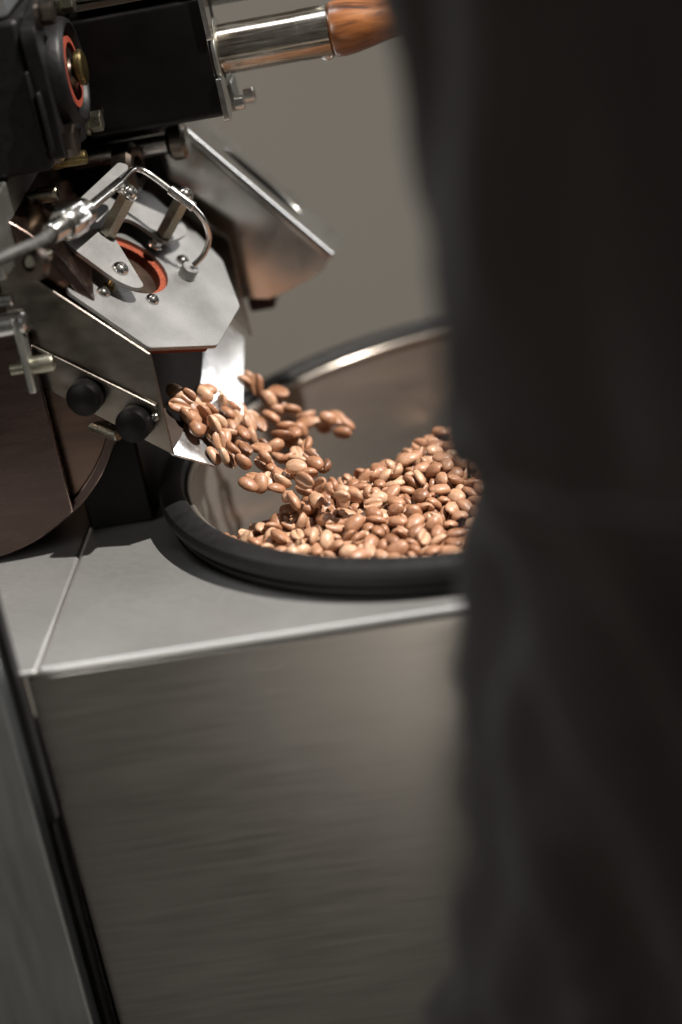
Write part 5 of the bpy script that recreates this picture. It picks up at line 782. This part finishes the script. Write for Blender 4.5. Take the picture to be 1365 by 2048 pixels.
(2724,-3223,-1297,42,16,-29,84,99), (3504,-3321,-1225,74,-21,17,-61,106), (4204,-3657,-1421,56,4,-32,76,92), (5206,-3141,-1659,26,-38,-22,-86,93), (6331,-3465,-1638,32,-21,-1,92,104), (7710,-3240,-1861,96,1,-12,24,92),
(8751,-2695,-1797,23,-57,-79,-5,98), (-14888,2336,-6213,60,10,57,-55,90), (-9441,-1107,-2648,65,12,3,-75,95), (148,-2169,-1039,85,18,42,-26,90), (763,-2014,-1354,48,39,-62,-48,91), (1532,-2618,-1083,55,23,-18,-79,100),
(2556,-2422,-998,3,-11,-29,-95,112), (3436,-2245,-1243,34,16,-22,90,92), (4551,-2947,-1228,57,-32,38,-66,112), (5560,-2146,-1126,5,-97,-18,-14,111), (7004,-2512,-1157,82,41,-6,-41,110), (7333,-2256,-1461,27,11,-33,90,102),
(8717,-2123,-2197,49,32,-16,-79,95), (-10752,-161,-3657,45,-6,-34,-82,104), (-9194,-570,-2764,12,-27,92,27,95), (-11278,1435,-4609,80,-24,-14,-52,110), (-6781,-323,-1910,46,-74,-48,10,93), (-151,-1442,-513,66,-42,4,-62,104),
(734,-1539,-812,76,-21,-30,53,97), (1614,-1259,-735,47,36,-3,81,98), (2462,-1478,-831,97,-20,-6,-11,106), (3288,-1283,-857,38,82,-3,-42,103), (4461,-1719,-972,3,78,31,-55,95), (4815,-1804,-830,39,-43,45,-68,111),
(6551,-1476,-1157,18,-65,71,-21,102), (7231,-1570,-1306,55,34,19,-74,100), (9074,-1525,-1931,44,57,48,50,98), (-10201,2484,-4539,1,12,-27,-96,109), (-14055,3057,-6230,24,-68,-63,29,104), (-8082,2908,-3827,34,-90,-24,-10,108),
(-7246,2206,-3465,67,-15,-17,-71,91), (-4974,2622,-2163,30,-21,-36,-86,107), (-367,-447,-729,92,-4,34,-18,95), (661,-277,-393,78,26,-20,53,92), (1655,-478,-687,71,27,-62,-22,92), (2511,-911,-892,79,-48,-19,-34,95),
(3437,-650,-687,76,45,-30,35,109), (4095,-747,-608,65,68,29,20,98), (4544,-1263,-593,14,-80,-46,36,99), (6174,-775,-1290,68,23,-53,46,102), (8346,-494,-1326,96,-1,11,27,102), (9778,-1359,-2230,100,-4,2,2,100),
(-9960,4384,-5413,80,-2,6,-60,94), (-11976,5730,-6770,71,-3,-32,-62,98), (-8091,3548,-4093,54,-18,60,55,107), (-221,591,-435,78,7,-38,-50,99), (399,473,-296,78,-26,6,56,92), (1801,586,-459,93,-24,-18,22,106),
(2261,498,-705,29,-29,46,79,94), (3577,-70,-450,9,90,-12,-41,95), (4456,248,-618,79,40,30,-37,96), (5165,550,-756,82,15,-19,-52,105), (5871,187,-518,83,9,12,54,95), (6877,-158,-765,65,3,39,65,91),
(7782,-283,-873,5,-87,-45,21,96), (-7208,4319,-4337,50,22,-28,-79,101), (-5822,2587,-2741,87,-26,-40,-13,101), (-5417,2949,-2708,38,12,67,62,95), (-34,1316,-450,11,-5,-63,76,103), (610,1493,-306,86,-36,-21,-30,93),
(1577,1612,-348,82,-12,21,-51,97), (2420,1317,-346,90,-40,-16,-5,112), (3437,1179,-631,79,38,35,33,100), (4512,1912,-35,51,22,35,-76,111), (5191,1466,-137,71,-44,55,-4,106), (5910,1472,-336,75,34,-14,-55,106),
(7444,494,-648,75,61,17,-18,105), (9126,1812,-832,73,-27,-55,30,109), (-7570,6197,-5139,2,17,1,-99,106), (-7339,5815,-4773,1,-6,16,-99,107), (-2705,3256,-1552,71,3,24,-66,95), (-140,2521,-404,14,-25,17,94,106),
(631,2155,-271,4,22,97,-1,94), (1336,2392,-394,74,42,8,-53,98), (2200,1928,-76,1,-1,-26,97,95), (3062,2043,-159,82,25,-21,48,105), (3942,2204,-181,82,46,16,30,105), (5235,2226,-47,9,-86,39,33,98),
(6111,2462,-165,71,-7,22,-67,95), (6847,2224,-118,9,52,80,28,106), (9673,1887,-778,13,79,60,4,110), (-9238,9794,-7399,39,36,-42,-74,106), (-4811,5428,-3637,96,2,-14,-26,111), (800,2962,-236,74,23,-31,-56,104),
(1361,3709,21,76,33,-21,-52,92), (2597,3313,-169,25,-18,-34,89,105), (3192,3506,-182,49,-27,-31,77,101), (4464,2978,-65,12,43,-26,-86,91), (5075,3281,-281,92,20,32,-8,95), (5640,3399,-315,40,17,60,67,90),
(6381,2936,-112,7,-48,-39,-79,93), (7253,3732,-281,51,-14,53,-66,100), (-3724,8934,-4642,89,-9,-3,-45,96), (-2130,5597,-2169,10,4,-9,-99,103), (-1771,5212,-1874,87,20,12,-43,102), (663,4554,-743,74,-13,21,-62,93),
(1522,4316,-192,77,11,36,-51,105), (2275,4378,-271,72,36,-4,59,105), (3419,4245,-11,43,-11,-1,89,103), (4243,4116,-244,95,6,-20,-25,97), (5469,4779,-387,22,69,-6,-69,99), (5940,4424,-208,7,22,9,97,92),
(7103,4198,-26,26,-2,-50,-83,109), (8350,4263,-631,12,-61,78,-11,112), (-5693,9247,-5601,74,-41,6,52,110), (-5197,8780,-5185,57,21,-41,-68,105), (-1259,5709,-1893,46,-26,84,11,109), (500,7307,-1520,90,4,-39,-20,92),
(2146,5432,-440,82,-39,-18,37,110), (3239,5360,-225,66,-16,-25,69,103), (4460,5064,22,14,-9,-35,-92,111), (5540,5491,-95,3,-36,-46,81,97), (6259,5298,17,37,26,-15,-88,96), (6942,5460,35,43,37,-8,-82,105),
(8103,4821,-162,12,92,-28,-24,107), (-3599,11102,-5338,83,24,-14,49,103), (-2764,11020,-4816,48,-70,24,47,97), (1514,6813,-1454,68,10,-25,-68,99), (1861,7827,-1073,78,-37,-11,49,108), (2485,6691,-735,2,72,-60,34,111),
(3853,6558,-158,97,12,0,-22,109), (4868,6767,-59,97,1,18,14,100), (6068,5805,157,24,-42,15,86,109), (7166,6389,1,8,11,-38,92,110), (8960,5350,-656,83,55,5,-8,110), (-2049,8786,-3863,65,-40,1,64,111),
(-4830,14113,-7228,0,22,-23,-95,105), (527,9548,-3072,43,-24,6,87,99), (2721,7542,-710,93,-11,-29,-17,96), (3757,7492,-309,2,-99,14,8,99), (5490,7404,-15,40,-49,-20,75,110), (6141,7390,294,14,-52,81,25,106),
(7321,6891,64,84,-54,-2,9,97), (8142,6572,-46,8,9,7,99,100), (-930,11362,-4576,40,-1,-4,-92,94), (-2354,13149,-5867,55,-25,-19,78,111), (-203,13853,-5132,0,25,97,1,101), (4043,8771,-1123,87,-32,14,-33,96),
(4330,9172,-883,70,3,18,69,98), (5153,10965,-1443,52,27,17,-79,111), (7139,7598,132,22,-91,-23,27,94), (8412,8124,-79,37,-84,10,-40,110), (428,13034,-4641,42,-19,3,89,110), (2320,10583,-2473,21,9,18,96,107),
(2433,11420,-3037,31,-17,31,88,95), (3986,10499,-1640,39,-41,-35,-74,95), (4467,10917,-1716,56,77,-21,-24,90), (7215,8948,9,97,-9,-6,20,93), (10177,8735,-683,48,5,-12,-87,101), (1639,12781,-3598,42,-50,-76,-8,102),
(1553,13337,-3981,41,-30,56,-65,94), (3577,12145,-2844,49,0,-44,-75,111), (4530,13929,-3150,86,4,-14,48,109), (5850,11391,-1325,9,-87,-29,39,97), (8225,9994,-75,13,86,-43,-24,94), (298,14849,-5357,7,-79,-61,5,96),
(1901,14562,-4304,8,-64,-5,76,106), (4138,14530,-3231,37,51,24,-74,90), (5328,14072,-2675,14,51,16,-83,98), (7547,13175,-1120,71,64,-7,-27,102)
]
random.seed(3)
# the heap goes on beyond the settled part
A2, B2 = Vector((-.123, -.08)), Vector((-.015, .02)); dd = (B2 - A2).normalized(); nr = Vector((dd.y, -dd.x))
def heap_z(x, y):
    p = Vector((x, y)) - A2; u = p.dot(nr); ww = p.dot(dd); zc = .001 + .03 * max(0, ww - .12)
    z = zc + u * .6 if u < 0 else zc - .16 * u * (1 if y < 0 else .3)
    return max(z - .004, -.119)

gx = .078
while gx < .150:
    gy = -.150
    while gy < .150:
        x = gx + random.uniform(-.0015, .0015); y = gy + random.uniform(-.0015, .0015)
        if x * x + y * y < .148 ** 2:
            for dz in (0, -.006):
                rows.append((x * 1e5, y * 1e5, (heap_z(x, y) + dz + random.uniform(-.001, .001)) * 1e5, random.gauss(0, 1), random.gauss(0, 1), random.gauss(0, 1), random.gauss(0, 1), random.uniform(93, 110)))
        gy += .0078
    gx += .0078
rest_v, rest_f, rest_c = [], [], []
for i, rw in enumerate(rows):
    loc = Vector((rw[0] / 1e5, rw[1] / 1e5, rw[2] / 1e5)); q = Quaternion((rw[3], rw[4], rw[5], rw[6])).normalized(); sc = rw[7] / 100 * random.choice((.90, .95, 1.0, 1.0, 1.04))
    s = i % 8
    if i < 300:
        o = bpy.data.objects.new('coffee_bean', MESHES[s]); COL.objects.link(o)
        o.location = loc; o.rotation_mode = 'QUATERNION'; o.rotation_quaternion = q; o.scale = (sc, sc, sc)
        o['label'] = 'light brown roasted coffee bean lying in the heap in the bin'; o['category'] = 'coffee bean'; o['group'] = 'coffee beans heaped in the bin'
    else:
        vs, fs, cr = SHAPES[s]; b = len(rest_v); mt = Matrix.LocRotScale(loc, q, Vector((sc, sc, sc)))
        rest_v += [tuple(mt @ v) for v in vs]; rest_f += [tuple(b + k for k in f) for f in fs]; rest_c += cr
me = bpy.data.meshes.new('bean_heap'); me.from_pydata(rest_v, [], rest_f); set_crease(me, rest_c)
for f in me.polygons: f.use_smooth = True
bm = bmesh.new(); bm.from_mesh(me); bmesh.ops.recalc_face_normals(bm, faces=bm.faces); bm.to_mesh(me); bm.free()
o = link('bean_heap', me, 'bean'); o['kind'] = 'stuff'; o['label'] = 'mass of roasted coffee beans deeper in the bin'; o['category'] = 'coffee beans'
# beans in flight: three strands leaving the chute
rnd = random.Random(11)
placed = [Vector((rw[0] / 1e5, rw[1] / 1e5, rw[2] / 1e5)) for rw in rows[:700]]
def fly(path, count, spread, along=1.0, grp='coffee beans falling from the chute'):
    pts = spline(path, 12); n = len(pts) - 1
    for k in range(count):
        t = min(.999, max(0, (k + rnd.uniform(-.4, .4)) / count)) * n * along; i = int(t); p = pts[i].lerp(pts[min(i + 1, n)], t - i)
        d = (pts[min(i + 1, n)] - pts[i]).normalized(); _, u, v = axes(d)
        base = p
        for attempt in range(14):
            wide = spread * (1 + .07 * attempt); p = base + u * rnd.gauss(0, wide) + v * rnd.gauss(0, wide * .7) + d * rnd.gauss(0, .003)
            if min((p - o_).length for o_ in placed) > .0058:
                break
        else:
            continue
        placed.append(p)
        o = bpy.data.objects.new('falling_bean', MESHES[rnd.randrange(8)]); COL.objects.link(o); o.location = p
        q = d.to_track_quat('X', 'Z') @ Quaternion((1, 0, 0), rnd.uniform(0, 6.28)) @ Quaternion((0, 0, 1), rnd.gauss(0, .5)) @ Quaternion((0, 1, 0), rnd.gauss(0, .4))
        o.rotation_mode = 'QUATERNION'; o.rotation_quaternion = q; sc = rnd.uniform(.92, 1.1); o.scale = (sc,) * 3
        o['label'] = 'light brown coffee bean in mid-air between the chute and the heap'; o['category'] = 'coffee bean'; o['group'] = grp
fly([(-.1470, -.034, .0510), (-.1332, -.036, .0325), (-.1129, -.050, .0130), (-.0920, -.070, .0050)], 25, .0026)
fly([(-.1440, -.021, .0480), (-.1300, -.023, .0310), (-.1090, -.036, .0140), (-.0880, -.055, .0070), (-.0680, -.078, .0075)], 33, .0028)
fly([(-.1370, -.004, .0420), (-.1271, -.006, .0265), (-.1058, -.016, .0125), (-.0850, -.037, .0085)], 22, .0026)
fly([(-.1310, .010, .0370), (-.1180, .006, .0210), (-.1000, -.006, .0110), (-.0870, -.021, .0085)], 12, .0028)
fly([(-.1230, .034, .0330), (-.1086, .032, .0185), (-.0953, .030, .0080), (-.0760, .027, .0020)], 19, .0026)

# ------------------------------------------------------------------ person in black, close to the lens
per = thing('person', 'person in black shirt and black apron standing close, seen at waist height', 'person', (.193, -.345, -.9))
def loft(name, secs, mat, parent, nseg=96, fold=None, step=10, thick=.0015):
    """secs: (z, cx, cy, rx, ry); cloth surface lofted through ellipses, with folds"""
    zs = [s[0] for s in secs]
    pts = spline([Vector((s[1], s[2], s[0])) for s in secs], step); rr = spline([Vector((s[3], s[4], 0)) for s in secs], step)
    bm = bmesh.new(); rings = []
    for p, r in zip(pts, rr):
        ring = []
        for k in range(nseg):
            a = 2 * math.pi * k / nseg; off = fold(a, p.z) if fold else 0
            ring.append(bm.verts.new((p.x + (r.x + off) * math.cos(a), p.y + (r.y + off) * math.sin(a), p.z)))
        rings.append(ring)
    for a, b in zip(rings, rings[1:]):
        for k in range(nseg):
            bm.faces.new((a[k], a[(k + 1) % nseg], b[(k + 1) % nseg], b[k]))
    o = done(name, bm, mat, parent, angle=180)
    so = o.modifiers.new('cloth', 'SOLIDIFY'); so.thickness = thick; so.offset = -1
    return o
PX, PY = .193, -.345
def ridge(v):
    return 1 - 2 * abs(noise.noise(v))
def shirt_fold(a, z):
    x = math.cos(a) * .17; y = math.sin(a) * .11
    f = .012 * ridge(Vector((x * 17 - z * 2.5, y * 14, z * 3.2 + 4))) + .007 * ridge(Vector((x * 30 - z * 6, y * 26, z * 6 + 9)))
    g = math.exp(-((z - .150) / .030) ** 2)
    f += g * (.006 * math.sin(a * 9 + z * 40) + .005)
    return (f - .006) * (.5 if z > .36 else 1)
def skirt_fold(a, z):
    x = math.cos(a) * .18; y = math.sin(a) * .13; k = min(1, max(0, (.13 - z) / .06))
    f = .024 * ridge(Vector(((x + .36 * z) * 19 + 2.2, y * 15, z * 2.6))) + .009 * ridge(Vector(((x + .5 * z) * 34, y * 27, z * 6 + 5)))
    return (f - .021) * k
loft('shirt', [(.128, PX, PY, .1690, 0.1025), (.140, PX, PY, .1690, .1160), (.165, PX, PY, .1655, .1200), (.22, PX, PY, .1720, .1110), (.30, PX, PY, .1700, 0.1066), (.40, PX, PY, .170, 0.1050), (.48, PX, PY, .176, 0.0968), (.53, PX, PY, .150, 0.0779), (.565, PX, PY, .085, 0.0615), (.590, PX, PY, .066, 0.0541)], 'fabric', per, fold=shirt_fold)
loft('waist_tie', [(.1340, PX, PY, .163, 0.1000), (.1300, PX, PY, .1715, 0.1041), (.1180, PX, PY, .1720, 0.1041), (.1120, PX, PY, .164, 0.1009)], 'fabric', per, step=4)
loft('apron', [(.131, PX, PY, .1640, 0.1009), (.115, PX, PY, .1720, 0.1050), (.09, PX, PY, .1790, 0.1099), (.05, PX, PY, .1810, 0.1164), (.0, PX, PY, .1880, 0.1230), (-.06, PX, PY, .204, 0.1328), (-.12, PX, PY, .226, 0.1410), (-.25, PX, PY, .240, 0.1476), (-.42, PX, PY, .250, 0.1542)], 'fabric', per, fold=skirt_fold)
# body under the clothes: one continuous skin grown on a skeleton
FACE = Vector((0, 1, 0)); LAT = Vector((1, 0, 0))
V, E, RR = [], [], []
def jv(p, r, par=None):
    V.append(Vector(p)); RR.append(r); i = len(V) - 1
    if par is not None: E.append((par, i))
    return i
c0 = Vector((PX, PY, 0))
def bp(l, f, z): return c0 + LAT * l + FACE * f + zz * z
pel = jv(bp(0, 0, .02), .095); wai = jv(bp(0, 0, .16), .088, pel); che = jv(bp(0, .0, .36), .095, wai); upc = jv(bp(0, 0, .48), .075, che)
nec = jv(bp(0, .005, .575), .048, upc); nk2 = jv(bp(0, .015, .635), .046, nec); hd1 = jv(bp(0, .03, .70), .070, nk2); hd2 = jv(bp(0, .02, .78), .080, hd1); hd3 = jv(bp(0, .01, .835), .055, hd2)
for sg in (-1, 1):
    # arms bent, hands clasped before the waist
    sh = jv(bp(sg * .118, 0, .475), .050, upc); el = jv(bp(sg * .112, .035, .215), .036, sh); wr = jv(bp(sg * .072, .132, .175 + sg * .012), .024, el); pa = jv(bp(sg * .040, .148, .170 + sg * .012), .025, wr)
    for dz, ln in ((-.024, .036), (-.009, .044), (.006, .042), (.020, .034)):
        k1 = jv(bp(sg * .008, .150 + (.006 if sg > 0 else -.004), .170 + sg * .012 + dz), .0095, pa); k2 = jv(bp(sg * (.008 - ln * .6), .156 + (.006 if sg > 0 else -.004), .168 + sg * .012 + dz), .0085, k1); jv(bp(sg * (.006 - ln), .148 + (.006 if sg > 0 else -.004), .166 + sg * .012 + dz), .0075, k2)
    t1 = jv(bp(sg * .030, .146, .205 + sg * .012), .0105, pa); jv(bp(sg * .008, .152, .216 + sg * .012), .0085, t1)
    hp = jv(bp(sg * .090, 0, -.06), .085, pel); kn = jv(bp(sg * .095, .01, -.42), .055, hp); an = jv(bp(sg * .10, -.02, -.815), .036, kn); jv(bp(sg * .10, -.055, -.865), .034, an); t0 = jv(bp(sg * .105, .05, -.862), .037, an); jv(bp(sg * .11, .13, -.870), .028, t0)
me = bpy.data.meshes.new('skeleton'); me.from_pydata([tuple(v) for v in V], E, [])
tmp = bpy.data.objects.new('skeleton', me); COL.objects.link(tmp)
tmp.modifiers.new('skin', 'SKIN'); sub = tmp.modifiers.new('sub', 'SUBSURF'); sub.levels = 2; sub.render_levels = 2
for i, sv in enumerate(me.skin_vertices[0].data):
    sv.radius = (RR[i], RR[i]); sv.use_root = (i == 0)
bpy.context.view_layer.update()
body_me = bpy.data.meshes.new_from_object(tmp.evaluated_get(bpy.context.evaluated_depsgraph_get()))
bpy.data.objects.remove(tmp)
body_me.name = 'body'; body_me.materials.clear(); body_me.materials.append(M['fabric']); body_me.materials.append(M['skin'])
for f in body_me.polygons:
    f.use_smooth = True; c = f.center; ff = (Vector((c.x, c.y, 0)) - c0).dot(FACE)
    f.material_index = 1 if (c.z > .585 or (ff > .118 and abs(c.x - PX) < .066 and .12 < c.z < .25)) else 0
body = link('body', body_me, None, per)
bm = bmesh.new(); hc = bp(0, .018, .765); bmesh.ops.create_uvsphere(bm, u_segments=32, v_segments=20, radius=1)
for v in bm.verts:
    p = LAT * v.co.x * .090 + FACE * v.co.y * .098 + zz * v.co.z * .105
    if v.co.y > .15: p = p - FACE * (v.co.y - .15) * .075 + zz * max(0, (v.co.y - .15)) * .05
    v.co = hc + p + p.normalized() * noise.noise(v.co * 4) * .006
done('hair', bm, 'hair', body, angle=180)
fc = bp(0, .098, .745)
for sg in (-1, 1):
    bm = bmesh.new(); bmesh.ops.create_uvsphere(bm, u_segments=12, v_segments=8, radius=.011, matrix=Matrix.Translation(bp(sg * .030, .092, .752))); done('eye', bm, 'hair', body)
    bm = bmesh.new(); bmesh.ops.create_uvsphere(bm, u_segments=12, v_segments=8, radius=1, matrix=Matrix.Translation(bp(sg * .084, .015, .745)) @ Matrix.Diagonal((.014, .018, .032, 1))); done('ear', bm, 'skin', body)
bm = bmesh.new(); lathe(bm, [(0, -.018), (.014, -.012), (.015, -.004), (.009, .020), (0, .042)], bp(0, .100, .715), (FACE.x * -.25, FACE.y * -.25, 1), 16); done('nose', bm, 'skin', body)
bm = bmesh.new(); cyl(bm, bp(-.022, .083, .682), bp(.022, .083, .682), .007, 12, .003); done('mouth', bm, 'redoxide', body)
